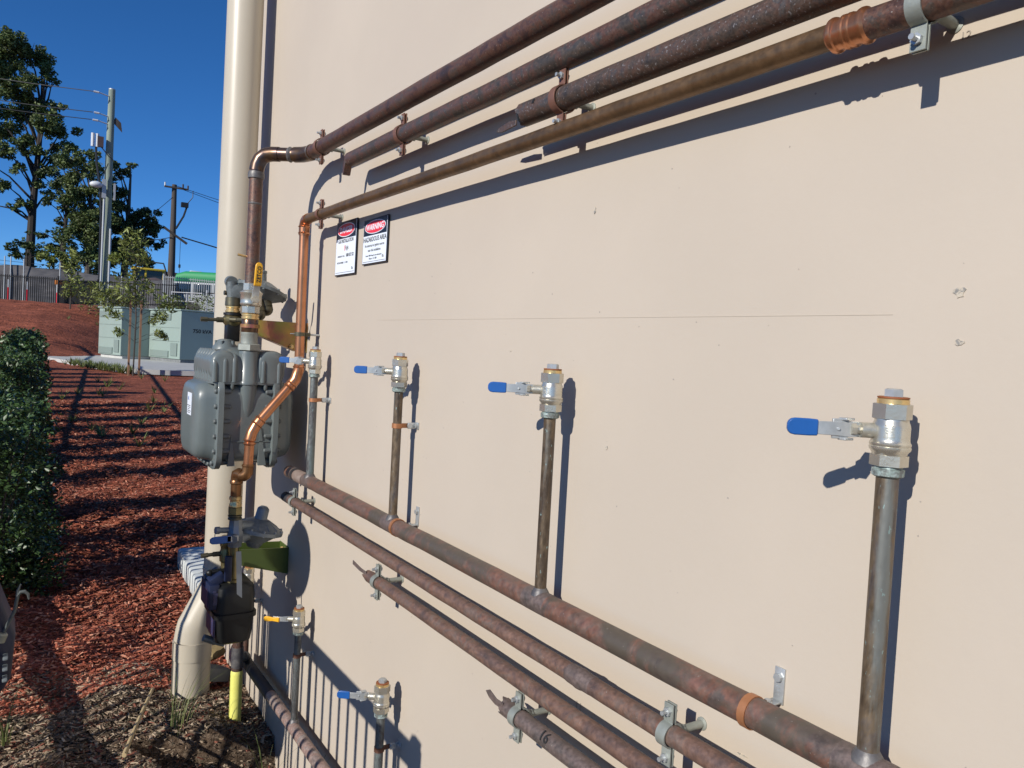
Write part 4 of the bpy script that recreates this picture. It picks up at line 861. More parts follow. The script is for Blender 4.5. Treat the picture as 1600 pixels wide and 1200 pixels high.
# small meter
tm, om = 2.70, .232
zk = .030
e = thing('small_gas_meter', P(tm, om, -1.07+zk), 'small black and navy gas meter low on the wall corner', 'gas meter')
b = MB(); b.rings([rrect(P(tm, om-.004, z_+zk), X1, Y1, hx, hy, .026, 5) for z_, hx, hy in ((-1.066, .046, .070), (-1.058, .056, .082), (-1.03, .060, .086), (-.975, .063, .088))]); b.build('lower_shell', M['black'], e)
b = MB(); b.rings([rrect(P(tm, om-.004, z_+zk), X1, Y1, hx, hy, .028, 5) for z_, hx, hy in ((-.975, .063, .088), (-.974, .070, .096), (-.958, .070, .096), (-.957, .064, .09))]); b.build('joint_band', M['black'], e)
b = MB(); b.rings([rrect(P(tm, om-.004, z_+zk), X1, Y1, hx, hy, .028, 5) for z_, hx, hy in ((-.957, .064, .090), (-.900, .064, .090), (-.872, .062, .086), (-.860, .050, .075), (-.856, .03, .05))]); b.build('upper_shell', M['black'], e)
b = MB(); b.box(P(tm-.01, om+.066, -.900+zk), (.034, .125, .085), b=.004); ih = b.build('index_housing', M['navy'], e)
b = MB(); b.box(P(tm-.01, om+.0840, -.905+zk), (.002, .100, .056)); b.build('dial_window', M['navyface'], ih)
b = MB(); b.box(P(tm-.0735, om+.060, -.905+zk), (.018, .002, .040)); b.box(P(tm-.0735, om+.066, -.880+zk), (.010, .0024, .006)); b.build('side_label', M['navyface'], ih)
b = MB(); b.box(P(tm-.012, om+.052, -.848+zk), (.050, .09, .032), Matrix.Rotation(radians(-32), 3, 'Y'), b=.004); b.build('top_cover', M['navy'], e)
b = MB(); b.box(P(tm-.01, om+.0605, -1.005+zk), (.004, .12, .065), b=.001); b.build('front_badge', M['navyface'], e)
b = MB(); b.lathe(P(2.655, om, zk), Z1, [(-.862, .024), (-.850, .024), (-.848, .016), (-.720, .0145)], 16); b.build('near_port', M['oldbrass'], e)
b = MB(); b.lathe(P(2.76, om, zk), Z1, [(-.862, .024), (-.840, .022), (-.838, .016), (-.80, .0145)], 16); b.build('far_port', M['oldbrass'], e)
b = MB(); b.box(P(2.625, .258, -.775), (.022, .018, .085), b=.003); b.build('navy_collar', M['navy'], e)
b = MB(); b.cyl(P(tm+.02, om+.075, -1.065+zk), P(tm+.02, om+.035, -1.085+zk), .012, 10); b.cyl(P(tm+.02, om+.045, -1.075+zk), P(tm+.02, om+.005, -1.092+zk), .016, 8); b.build('lower_valve', M['reg'], e)
# pale meter tag hanging in front
e = thing('meter_tag', P(2.56, .235, -.78), 'long pale grey strip hanging in front of the small meter pipe', 'tag')
b = MB(); b.rings([[P(2.562-k*.004, .243-k*.002+x, z_+.02+(x*.9 if k == 3 else 0)) for x in (-.0085, .0085)]+[P(2.5605-k*.004, .243-k*.002+x, z_+.02+(x*.9 if k == 3 else 0)) for x in (.0085, -.0085)] for k, z_ in enumerate((-.722, -.76, -.81, -.868))]); b.build('strip', M['steel'], e)
# green bracket
e = thing('meter_bracket', P(2.80, 0, -.84), 'olive green steel shelf bracket below the small regulator', 'bracket')
b = MB(); b.prism([(0, .0), (.205, .010), (.205, -.038), (0, -.096)], P(2.80, 0, -.770), X1, Z1, .003); b.build('near_web', M['olive'], e)
b = MB(); b.prism([(0, .0), (.205, .010), (.205, -.038), (0, -.096)], P(2.90, 0, -.770), X1, Z1, .003); b.build('far_web', M['olive'], e)
b = MB(); b.box(P(2.85, .0018, -.818), (.0035, .103, .100)); b.build('back_plate', M['olive'], e)
b = MB(); b.rings([[P(2.80, 0, -.866), P(2.90, 0, -.866), P(2.90, 0, -.869), P(2.80, 0, -.869)], [P(2.80, .205, -.808), P(2.90, .205, -.808), P(2.90, .205, -.811), P(2.80, .205, -.811)]]); b.build('sloping_floor', M['olive'], e)
b = MB(); b.cyl(P(2.855, .005, -.785), P(2.855, .013, -.785), .007, 6); b.build('bolt', M['brass'], e)
# ground riser with yellow tape
tg, og = 3.02, .112
e = thing('ground_riser', P(tg, og, -1.52), 'short brown gas pipe rising from the soil with its foot wrapped in yellow tape', 'pipe')
b = MB(); b.tube([P(tg, og, -1.35), P(tg, og, -1.12), P(tg, og, -1.055)], .0205, 22); b.build('pipe', M['bronzepipe'] if 0 else M['darkpipe'], e)
b = MB(); rs = [(-1.56+.0085*k, .0232 if k % 2 else .0226) for k in range(31)]; b.lathe(P(tg, og, 0), Z1, rs+[(-1.298, .0205)], 22); b.build('yellow_wrap', M['tape'], e, sharp=60)
b = MB(); b.tube([P(tg, og, -1.245), P(tg+.01, og-.02, -1.25), P(3.08, .066, -1.275), P(3.11, .060, z0)], .0205, 20); b.build('branch', M['greyriser'], e)
b = MB(); b.lathe(P(tg, og, -1.245), Z1, [(-.04, .0205), (-.04, .0225), (.04, .0225), (.04, .0205)], 22, cap=False); b.build('tee_collar', M['braze'], e)

# ------------------------------------------------------------------ things on the soil
def blob(c, r, sc, seed_, mt, name, label, cat, jag=.25):
    rd = random.Random(seed_); bm = bmesh.new(); bmesh.ops.create_icosphere(bm, subdivisions=2, radius=1)
    for v in bm.verts:
        k = 1+rd.uniform(-jag, jag); v.co = Vector((v.co.x*sc[0]*k, v.co.y*sc[1]*k, v.co.z*sc[2]*k))*r
    b = MB(); b.add([Vector(c)+v.co for v in bm.verts], [[v.index for v in f.verts] for f in bm.faces]); bm.free()
    return tag(b.build(name, mt, sharp=25, loc=c), label, cat)
blob(P(3.50, .10, -1.40), .055, (1.0, 1.1, .75), 4, M['rock'], 'rock', 'yellowish broken rock lying behind the foot of the downpipe', 'rock', .18)
b = MB(); c = P(3.38, .125, -1.445); b.box(c, (.13, .10, .055), Matrix.Rotation(.5, 3, 'Z') @ Matrix.Rotation(.35, 3, 'Y'), b=.006); tag(b.build('concrete_offcut', M['slabgrey'], loc=c), 'grey wedge of concrete leaning at the base of the downpipe', 'concrete piece')
b = MB(); c = P(2.9, .45, -1.44); b.tube([P(3.25, .375, -1.412), P(3.0, .455, -1.402), P(2.72, .54, -1.390)], [.0055, .0068, .0075], 10)
tag(b.build('bamboo_stake', M['bamboo'], loc=c), 'thin pale bamboo stick lying on the brown litter', 'stick')
b = MB(); c = Q(.90, 4.30, gz(.9, 4.3)+.02); b.box(c, (.07, .02, .012), Matrix.Rotation(.5, 3, 'Z'), b=.004); b.box(c+Vector((-.03, -.012, 0)), (.03, .03, .01), Matrix.Rotation(1.2, 3, 'Z'), b=.003)
tag(b.build('plastic_scrap', M['white'], loc=c), 'small white scrap of plastic on the red mulch by the downpipe', 'scrap')
# white ribbed drain block behind the downpipe
e = thing('ribbed_block', Q(1.0, 4.6, -1.40), 'white ribbed plastic drain block poking out behind the downpipe', 'drain block')
for k in range(9):
    y = 4.98-.095*k; b = MB(); b.box(Q(1.12-.004*k, y, -1.385), (.40, .086, .125), Matrix.Rotation(-.05, 3, 'Z'), b=.014); b.build('rib', M['ribbed'], e)
b = MB(); b.box(Q(1.13, 4.60, -1.395), (.37, .86, .105)); b.build('core', M['seam'], e)

def grass(c, n, h, spread, lean, label, seed_):
    rd = random.Random(seed_); b = MB(); c = Vector(c)
    for _ in range(n):
        a = rd.uniform(0, 2*pi); p = c+Vector((cos(a), sin(a), 0))*rd.uniform(0, spread*.35); hh = h*rd.uniform(.5, 1.1); d = Vector((cos(a), sin(a), 0))*rd.uniform(.1, .7)+Vector(lean); w_ = rd.uniform(.0015, .0032)
        s_ = Vector((-d.y, d.x, 0)).normalized() if d.length > .01 else Vector((1, 0, 0)); rows = []
        for k in range(6):
            f_ = k/5; q = p+Z1*hh*(f_-.25*f_*f_)+d*hh*f_*f_*.8; ww = w_*(1-f_*.95); rows.append([q-s_*ww, q+Z1*.0+Vector((0, 0, ww*.5)), q+s_*ww, q-Vector((0, 0, ww*.3))])
        b.rings(rows)
    return tag(b.build('grass_tuft', M['grass'], loc=c), label, 'grass', 'grass tufts near the wall')
grass(Q(.575, 2.98, -1.475), 26, .26, .12, (.35, .35, 0), 'thin grass tuft in front of the downpipe foot', 1)
grass(Q(.03, 3.12, -1.46), 16, .20, .06, (0, .1, 0), 'green grass tuft at the left edge of the picture', 2)
grass(P(2.22, .13, -1.60), 12, .42, .10, (.25, -.15, 0), 'long bright grass blades in front of the lowest pipe', 3)
grass(P(2.62, .10, -1.60), 9, .30, .05, (.15, .0, 0), 'sparse grass blades in the dark hollow against the wall', 4)

# ------------------------------------------------------------------ railing outside the frame, whose shadow falls on wall and mulch
e = thing('railing', Q(-.17, 2, -1.5), 'long metal railing on the left, casting barred shadows on the wall', 'railing')
xr = -.17; ztop = -.485; zbot = -1.245
b = MB(); b.box(Q(xr, 3.2, ztop), (.05, 3.74, .045)); b.build('top_rail', M['railgrey'], e)
b = MB(); b.box(Q(xr, 3.2, zbot), (.045, 3.74, .06)); b.build('bottom_rail', M['railgrey'], e)
y = 1.45
while y < 5.0:
    b = MB(); b.box(Q(xr, y, (ztop-1.42)/2), (.0145, .0145, ztop+1.42)); b.build('baluster', M['railgrey'], e); y += .0715
for y in (1.36, 5.05):
    b = MB(); b.box(Q(xr, y, -.98), (.05, .05, 1.06)); b.rings([rrect(Q(xr, y, zz), X1, Y1, h, h, .005, 2) for zz, h in ((-.449, .028), (-.442, .028), (-.424, .004))]); b.build('post', M['railgrey'], e)
# ramp railing climbing beyond
e = thing('ramp_railing', Q(-.20, 10, -1.3), 'climbing ramp handrail behind the hedge', 'railing')
def rampz(y): return .078*(y-5.0)
b = MB(); b.box(Q(0, 0, 0), (.01, .01, .01)) if False else None
for dz, nm in ((ztop+.02, 'top_rail'), (zbot, 'bottom_rail')):
    b = MB(); b.tube([Q(xr-.03*(y-5)/10, y, dz+rampz(y)) for y in (5.1, 10, 15, 21)], .026, 8); b.build(nm, M['railgrey'], e)
for k in range(9):
    y = 6+1.8*k; b = MB(); b.box(Q(xr-.03*(y-5)/10, y, rampz(y)-.95), (.04, .04, 1.0)); b.build('post', M['railgrey'], e)
# disc and tall navy form by the railing, added to shade the wall
e = thing('oval_shadow_caster', Q(-.14, 2.36, -.24), 'hat shaped disc on a stick, added out of view to cast an oval wall shadow', 'shadow caster')
hx_ = Vector((1, .33, -.2)).normalized(); hp = Q(-.14, 2.35, -.235); b = MB(); b.lathe(hp-hx_*.01, hx_, [(0, .122), (.004, .130), (.012, .122), (.018, .075), (.06, .068), (.085, .055), (.092, .02)], 30); b.build('caster_disc', M['stake'], e); b = MB(); b.cyl(Q(-.138, 2.355, -1.1), Q(-.138, 2.355, -.16), .008, 8); b.build('stick', M['bamboo'], e)  # disc added for its oval shadow on the wall; added stick holds it up
e = thing('navy_shadow_form', Q(-.08, 2.5, -1.2), 'navy form at the left edge with a dark metal hook, its unseen top added to shade the wall', 'bag')
b = MB(); b.rings([rrect(Q(-.052+dx, 2.56, z_), X1, Y1, hx, hy, .045, 5) for z_, hx, hy, dx in ((-1.05, .05, .07, -.03), (-1.03, .08, .10, -.02), (-.98, .095, .11, -.006), (-.86, .095, .11, .002), (-.74, .085, .105, -.03), (-.55, .075, .10, -.06), (-.42, .07, .09, -.07), (-.39, .03, .05, -.07))]); b.build('body', M['navy'], e)  # upper part out of view, built up to cast the wide wall shadow
b = MB()
for z_ in (-.90, -.93, -.96): b.box(Q(.022, 2.44, z_), (.012, .04, .007), b=.002)
b.build('pale_buckle', M['reglight'], e)
hx = .040
b = MB(); b.tube([Q(-.0+hx*.4, 2.46, -.84), Q(.0+hx, 2.45, -.78), Q(.006+hx, 2.445, -.735)], .0045, 8)
b.tube([Q(.004+hx, 2.445, -.738), Q(.012+hx, 2.445, -.727), Q(.022+hx, 2.445, -.727), Q(.030+hx, 2.445, -.735), Q(.032+hx, 2.445, -.750)], [.005, .0055, .005, .004, .002], 8)
b.tube([Q(.006+hx, 2.445, -.735), Q(.006+hx, 2.445, -.722), Q(.012+hx, 2.445, -.705)], [.005, .004, .002], 8); b.build('hook', M['meterbolt'], e)
b = MB(); b.lathe(Q(.005, 2.455, -.86), U3(0, -.3, 1), [(0, .016), (.02, .017), (.024, .013)], 16); b.build('socket', M['galv'], e)
b = MB(); b.tube([Q(-.10, 2.42, -.80), Q(-.17, 2.45, -.45), Q(-.2, 2.5, -.44), Q(-.12, 2.55, -.8)], .012, 8); b.build('strap', M['black'], e)

# ------------------------------------------------------------------ foliage tools
def leaves(b, c, n, rad, size, rd, sc=(1, 1, 1), shell=.35, tv=(.5, 1.35), lens=2.0, droop=.2):
    c = Vector(c)
    for _ in range(n):
        d = Vector((rd.gauss(0, 1), rd.gauss(0, 1), rd.gauss(0, 1))).normalized()*(rad*(shell+(1-shell)*rd.random()**.5))
        p = c+Vector((d.x*sc[0], d.y*sc[1], d.z*sc[2]))
        a = Vector((rd.gauss(0, 1), rd.gauss(0, 1), rd.gauss(-droop, .7))).normalized(); s_ = a.cross(Vector((rd.gauss(0, 1), rd.gauss(0, 1), rd.gauss(0, 1)))).normalized(); nn = a.cross(s_)
        L_ = size*rd.uniform(.6, 1.3); w_ = L_/lens/2; t = rd.uniform(*tv)
        b.add([p-a*L_*.5, p+s_*w_+nn*w_*.3, p+a*L_*.5, p-s_*w_+nn*w_*.3], [(0, 1, 2), (0, 2, 3)], t)
def tree(name, base, trunk_h, tr, clumps, lmt, bmt, label, seed_, leafsize, dens, group='trees beyond the fences', lean=0, depth_sc=1.0):
    """clumps: (dx across the view, dz up from base, r)"""
    rd = random.Random(seed_); base = Vector(base); e = thing(name, base, label, 'tree', group)
    side = Vector((base.y, -base.x, 0)).normalized(); away = Vector((base.x, base.y, 0)).normalized()
    cl = [(base+side*dx+away*rd.uniform(-1, 1)*r*1.6*depth_sc+Z1*dz, r) for dx, dz, r in clumps]
    tb = MB(); top = base+Z1*trunk_h+side*lean
    tb.tube([base-Z1*3.0, base, base+Z1*trunk_h*.33+side*lean*.2, base+Z1*trunk_h*.66+side*lean*.7, top], [tr*.9, tr*.8, tr*.6, tr*.42, tr*.2], 9)
    for c, r in cl:
        f_ = min(.95, max(.25, (c.z-base.z-1.6*r)/trunk_h*.8)); q = (base+Z1*trunk_h*f_+side*lean*f_) if f_ < 1 else top
        mid = q.lerp(c, .5)+Z1*(c-q).length*.12+Vector((rd.gauss(0, .15), rd.gauss(0, .15), 0))*r
        tb.tube([q, mid, c], [tr*.24, tr*.14, tr*.05], 5)
        for _ in range(4):
            d = Vector((rd.gauss(0, 1), rd.gauss(0, 1), abs(rd.gauss(0, .7)))).normalized()*r*.8; tb.tube([mid.lerp(c, .6), c+d], [tr*.09, tr*.03], 4)
    tb.build('trunk', bmt, e)
    lb_ = MB()
    for c, r in cl:
        k = max(5, int(7+r*3))
        for _ in range(k):
            d = Vector((rd.gauss(0, .55), rd.gauss(0, .55), rd.gauss(0, .42)))*r; rr_ = r*rd.uniform(.38, .72)
            leaves(lb_, c+d, int(dens*rr_*rr_*8), rr_, leafsize, rd, (1, 1, .8), .15, (.35, 1.6))
    lb_.build('crown', lmt, e, sharp=180)
    return e
def px2(cl, bx, by, s): return [((x-bx)/s, (by-y)/s, r/s) for x, y, r in cl]
# ground level of the road beyond, from the eye: about +1.3
zr = 1.35
# clump lists are in photo pixels about the foot of each tree, turned into metres at its distance
t1 = px2([(8, 88, 22), (32, 85, 18), (50, 92, 18), (62, 112, 13), (68, 128, 8), (12, 118, 20), (35, 138, 18), (2, 150, 20), (28, 160, 16), (48, 165, 16), (68, 180, 16), (82, 205, 15), (60, 205, 16), (40, 190, 14), (20, 185, 12), (92, 230, 10), (78, 228, 10), (8, 212, 18), (-15, 120, 25), (-15, 190, 25), (30, 232, 14), (52, 246, 13), (65, 265, 9), (8, 250, 13), (28, 272, 10), (12, 300, 11), (35, 325, 9), (22, 330, 7), (55, 292, 10), (70, 300, 7), (-10, 270, 14), (-12, 330, 10)], 45, 425, 19.8)
tree('gum_tree', (1.4, 72, EYE+4.35), 15.0, .45, t1, M['leafA'], M['darkbark'], 'tallest gum tree, filling the upper left corner', 11, .27, 62, lean=.6)
t2 = px2([(88, 258, 11), (72, 275, 10), (60, 280, 8), (95, 285, 12), (82, 300, 11), (108, 300, 10), (70, 320, 8), (92, 325, 8), (66, 370, 9), (88, 350, 7), (104, 330, 10), (84, 390, 8)], 94, 425, 20.2)
tree('slender_tree', (3.5, 69, EYE+4.3), 7.5, .28, t2, M['leafB'], M['darkbark'], 'slim forked tree between the tall gum and the big green clump', 12, .25, 75, lean=.3)
t3 = px2([(108, 258, 13), (125, 250, 13), (140, 246, 11), (118, 275, 14), (138, 270, 15), (122, 300, 16), (150, 298, 15), (110, 320, 14), (135, 322, 18), (160, 320, 16), (120, 345, 16), (150, 350, 18), (115, 375, 15), (140, 380, 18), (165, 375, 16), (125, 402, 14), (152, 402, 16), (132, 345, 16), (158, 340, 14), (128, 362, 15), (155, 368, 15), (172, 352, 14), (146, 415, 14), (118, 412, 12), (168, 395, 14), (112, 290, 11), (128, 312, 12)], 140, 425, 20.5)
tree('bushy_tree', (5.1, 67, EYE+4.25), 7.5, .3, t3, M['leafA'], M['bark'], 'rounded bushy tree just left of the pale green power pole', 13, .25, 66)
t4 = px2([(180, 262, 9), (203, 256, 7), (190, 275, 12), (182, 295, 12), (196, 310, 12), (190, 330, 14), (212, 328, 12), (228, 326, 11), (243, 345, 9), (232, 350, 12), (218, 362, 14), (240, 372, 9), (200, 370, 16), (185, 385, 16), (225, 392, 10), (245, 380, 5), (208, 402, 14), (180, 410, 14), (233, 408, 9), (188, 350, 14), (205, 348, 13), (222, 378, 12), (208, 385, 13), (192, 400, 13), (216, 405, 12), (182, 318, 11), (240, 358, 8), (228, 340, 9)], 200, 428, 19.7)
tree('spreading_tree', (7.7, 68, EYE+4.35), 8.0, .35, t4, M['leafB'], M['bark'], 'dark spreading tree right of the pale green power pole', 14, .26, 68, lean=.2)
t5 = px2([(12, 392, 9), (28, 384, 9), (40, 392, 10), (52, 400, 8), (20, 402, 9), (58, 385, 5)], 35, 425, 22.6)
tree('small_tree', (1.1, 63, EYE+3.8), 1.2, .12, t5, M['leafA'], M['darkbark'], 'low dark green tree under the trunk of the tallest gum', 15, .22, 90)
t6 = px2([(62, 408, 8), (75, 396, 9), (90, 402, 9), (78, 412, 9), (98, 412, 8)], 80, 428, 23)
tree('small_tree', (2.6, 61, EYE+3.7), 1.1, .10, t6, M['leafC'], M['darkbark'], 'low pale green bush tree left of the slim forked tree', 16, .22, 90)
# far tree line
rd = random.Random(5); lb_ = MB()
for k in range(46):
    x = -20+k*2.2; leaves(lb_, Q(x, 120+rd.uniform(-5, 5), 5.6+rd.uniform(-.6, .7)), 260, 2.7, .7, rd, (1, 1, .8), .1, (.4, .9))
tag(lb_.build('distant_trees', M['leafB'], sharp=180), 'dark distant tree line behind the vehicles', 'trees', kind='stuff')

# ------------------------------------------------------------------ power poles and wires
pe = thing('power_pole', (4.46, 47.7, EYE+1.3), 'pale green treated power pole with cables, boxes and a street lamp', 'power pole')
b = MB(); b.tube([(4.46, 47.7, EYE+1.0), (4.46, 47.8, EYE+8), (4.50, 47.9, EYE+13.05)], [.24, .20, .165], 14); b.build('pole', M['polewood'], pe)
b = MB(); b.cyl((4.50, 47.9, EYE+13.05), (4.50, 47.9, EYE+13.1), .17, 14); b.build('cap', M['post'], pe)
for z_, l in ((12.65, .55), (11.55, .5), (11.15, .55)):
    b = MB(); b.cyl((4.40, 47.8, EYE+z_), (4.40-l, 47.6, EYE+z_+.05), .03, 6); b.cyl((4.40-l, 47.6, EYE+z_+.05), (4.40-l-.25, 47.6, EYE+z_+.05), .055, 8); b.build('insulator', M['ceramic'], pe)
b = MB(); b.prism([(0, 0), (.45, -.45), (.38, .05), (.1, .3)], (4.6, 47.8, EYE+11.3), (1, 0, 0), (0, 0, 1), .06); b.build('side_bracket', M['oldpole'], pe)
for k, dx in enumerate((-.62, -.40)):
    b = MB(); b.cyl((4.46+dx-.2, 47.6, EYE+9.8), (4.46+dx-.2, 47.6, EYE+10.5), .09, 8); b.build('fuse_holder', M['ceramic'], pe)
b = MB(); b.box((4.0, 47.6, EYE+10.1), (.3, .2, .55)); b.build('switch_box', M['dirt'], pe)
b = MB(); b.tube([(3.8, 47.6, EYE+9.8), (3.85, 47.6, EYE+9.0), (4.05, 47.6, EYE+7.8), (4.15, 47.6, EYE+6.4), (4.18, 47.6, EYE+2.0)], .06, 6); b.build('service_cable', M['cable'], pe)
b = MB(); b.tube([(4.0, 47.6, EYE+9.9), (4.4, 47.5, EYE+9.4), (4.66, 47.5, EYE+9.2)], .03, 5); b.tube([(4.4, 47.5, EYE+9.0), (4.15, 47.5, EYE+8.2), (4.2, 47.5, EYE+7.5)], .025, 5); b.build('loop_cable', M['cable'], pe)
b = MB(); b.cyl((4.24, 47.45, EYE+2.0), (4.26, 47.45, EYE+7.2), .055, 8); b.cyl((4.62, 47.45, EYE+1.0), (4.62, 47.45, EYE+5.5), .06, 8); b.build('conduit', M['post'], pe)
b = MB(); b.box((4.24, 47.4, EYE+7.6), (.20, .12, 1.0)); b.box((4.74, 47.4, EYE+7.5), (.10, .12, .9)); b.build('cable_guard', M['post'], pe)
b = MB(); b.tube([(4.3, 47.5, EYE+7.85-.0), (4.05, 47.4, EYE+7.95-.02), (3.75, 47.4, EYE+7.95)], .035, 6)
for p in b.v[:]: pass
arm = b
lamp_z = EYE+7.75
b = MB(); b.tube([(4.3, 47.5, lamp_z), (4.0, 47.3, lamp_z+.02)], .04, 6); ar = b.build('lamp_arm', M['ceramic'], pe)
b = MB(); b.sphere((3.85, 47.3, lamp_z), .28, (1.15, .8, .62)); b.build('lamp_head', M['ceramic'], ar)
def wire(pts, r, label, sag=0):
    b = MB(); b.tube(pts, r, 5); return tag(b.build('power_line', M['cable'], loc=pts[0]), label, 'power line', 'overhead wires')
def cat(p, q, sag, n=10): return [Vector(p).lerp(Vector(q), i/n)-Z1*sag*4*(i/n)*(1-i/n) for i in range(n+1)]
wire(cat((3.6, 47.6, EYE+12.7), (-22, 62, EYE+17.0), .8), .022, 'uppermost thin wire running left from the pale green pole')
wire(cat((3.6, 47.6, EYE+11.6), (-22, 60, EYE+15.2), .8), .022, 'middle thin wire running left from the pale green pole')
wire(cat((3.55, 47.6, EYE+11.2), (-22, 58, EYE+14.3), .8), .022, 'lowest thin wire running left from the pale green pole')
p2 = thing('power_pole', (10.33, 63, EYE+2), 'dark weathered power pole standing alone near the green bus roof', 'power pole')
b = MB(); b.tube([(10.30, 63, EYE+2), (10.33, 63.1, EYE+7), (10.33, 63.2, EYE+11.2)], [.30, .22, .17], 12); b.build('pole', M['oldpole'], p2)
b = MB(); b.box((10.45, 63, EYE+10.95), (1.7, .12, .12)); b.build('top_crossarm', M['oldpole'], p2)
b = MB(); b.box((10.5, 62.8, EYE+7.35), (1.9, .14, .16), Matrix.Rotation(radians(32), 3, 'Y')); b.build('lower_crossarm', M['oldpole'], p2)
for x, z_ in ((9.65, 11.0), (10.9, 11.05), (11.25, 11.0)): b = MB(); b.cyl((x, 63, EYE+z_-.05), (x, 63, EYE+z_+.25), .06, 8); b.build('insulator', M['ceramic'] if x < 10 else M['oldpole'], p2)
b = MB(); b.box((11.05, 62.9, EYE+9.75), (.5, .3, .35)); b.tube([(11.2, 62.9, EYE+9.6), (11.0, 62.9, EYE+8.9), (10.5, 62.9, EYE+7.9)], .07, 6); b.tube([(11.25, 62.9, EYE+9.9), (11.6, 62.9, EYE+10.4), (11.6, 62.9, EYE+10.9)], .03, 5); b.build('cable_drop', M['cable'], p2)
b = MB(); b.cyl((10.85, 62.9, EYE+2.5), (10.85, 62.9, EYE+7), .018, 5); b.cyl((10.85, 62.9, EYE+5.0), (10.85, 62.9, EYE+5.25), .08, 8); b.build('stay_wire', M['cable'], p2)
wire(cat((10.4, 63, EYE+11.1), (34, 58, EYE+8.5), .8), .02, 'upper wire leaving the dark pole to the right')
wire(cat((10.9, 63, EYE+10.9), (34, 60, EYE+7.2), .6), .02, 'second wire leaving the dark pole to the right')
wire(cat((10.9, 62.8, EYE+7.3), (34, 56, EYE+4.2), .6), .05, 'thick bundled wire leaving the dark pole to the right')
wire(cat((10.2, 63, EYE+10.2), (5.5, 75, EYE+5.6), .2), .02, 'stay wire slanting left from the dark pole')
wire(cat((10.2, 62.8, EYE+7.2), (4, 72, EYE+7.6), .5), .03, 'low wire curving left from the dark pole')

# ------------------------------------------------------------------ fences
def picket_fence(pts, h, step, mt, label, bar=.02, postw=.06, name='picket_fence', rails=(0.06, .94), zfun=None, poststep=2.4):
    e = thing(name, pts[0], label, 'fence'); pk = MB(); rl = MB(); 
    for (a, c) in zip(pts[:-1], pts[1:]):
        a = Vector(a); c = Vector(c); L_ = (c-a).length; d = (c-a)/L_; n = int(L_/step); ang = atan2(d.y, d.x); R = Matrix.Rotation(ang, 3, 'Z')
        for f_ in rails:
            mb = MB(); mb.rings([[q+Vector((0, 0, h*f_))+R@Vector((0, y_, z_)) for y_, z_ in ((-.02, -.02), (.02, -.02), (.02, .02), (-.02, .02))] for q in (a, c)]); mb.build('rail', mt, e)
        for k in range(n+1):
            p = a.lerp(c, k/n); pk.box(p+Z1*h/2, (bar, bar, h), R)
        m_ = max(1, int(L_/poststep))
        for k in range(m_+1):
            p = a.lerp(c, k/m_); mb = MB(); mb.box(p+Z1*(h*.52), (postw, postw, h*1.08), R); mb.build('post', mt, e)
    o = pk.build('pickets', mt, e); o['kind'] = 'stuff'; return e
picket_fence([(-3.0, 46, EYE+1.05), (2.0, 42.0, EYE+.95)], 1.35, .105, M['dkfence'], 'black picket fence on top of the mulch bank at the left', bar=.03)
picket_fence([(2.0, 42.0, EYE+.95), (4.0, 46.2, EYE+1.3), (7.9, 46.0, EYE+1.5)], 1.25, .11, M['dkfence'], 'dark picket fence running behind the saplings to the white posts', bar=.03)
picket_fence([(7.7, 49.5, EYE+1.9), (12.5, 47.6, EYE+1.75)], 1.5, .125, M['gryfence'], 'pale grey picket fence in front of the green bus', bar=.035, postw=.09, poststep=2.6)
e = thing('handrail', (7.1, 43.3, EYE+1.1), 'silver handrail behind the green transformer box', 'railing')
for k, (x, y) in enumerate(((7.15, 43.3), (7.82, 42.9), (8.45, 42.4), (8.68, 42.3), (9.0, 42.1), (9.5, 41.8), (10, 41.5))):
    b = MB(); b.cyl((x, y, EYE+.6), (x, y, EYE+(2.2 if k != 3 else 2.35)), .028 if k != 3 else .04, 8); b.build('post', M['post'], e)
for z_ in (2.15, 1.7): b = MB(); b.tube([(7.15, 43.3, EYE+z_), (8.45, 42.4, EYE+z_+.01)], .026, 8); b.build('rail', M['post'], e)
b = MB(); b.tube([(8.68, 42.3, EYE+2.2), (10.5, 41.2, EYE+2.2)], .026, 8); b.build('rail', M['dkfence'], e)
e = thing('shade_cloth_fence', (0, 53, EYE+1.4), 'tall chain fence covered in sagging grey purple shade cloth', 'fence')
b = MB(); A = Vector((-8, 58, 0)); C_ = Vector((8.6, 51.5, 0)); rows = []; n = 60
for k in range(n+1):
    f_ = k/n; p = A.lerp(C_, f_); tz_ = EYE+3.75-.55*f_+.05*sin(f_*40)+.06*sin(f_*13); wv = .12*sin(f_*31)+.06*sin(f_*77)
    rows.append([p+Vector((0, wv*.3, EYE+1.2)), p+Vector((0, .02+wv*.3, EYE+1.2)), p+Vector((0, wv+.02, EYE+2.5)), p+Vector((0, .02, tz_)), p+Vector((0, 0, tz_)), p+Vector((0, wv, EYE+2.5))])
b.rings(rows); b.build('shade_cloth', M['shade'], e)
for x, hh in ((-.15, 4.0), (.15, 4.0), (.8, 3.9), (2.62, 3.85), (3.2, 3.55), (4.6, 3.4), (5.8, 3.3), (6.6, 3.3)):
    f_ = (x+8)/16.6; p = A.lerp(C_, f_)-Vector((0, .25, 0)); b = MB(); b.cyl(p+Z1*(EYE+1.0), p+Z1*(EYE+hh), .033, 8); b.build('post', M['post'], e)
b = MB()
for hh in (3.95, 3.72): b.tube([A+Z1*(EYE+hh+.1), C_+Z1*(EYE+hh-.55)], .012, 5)
b.build('tension_wire', M['cable'], e)
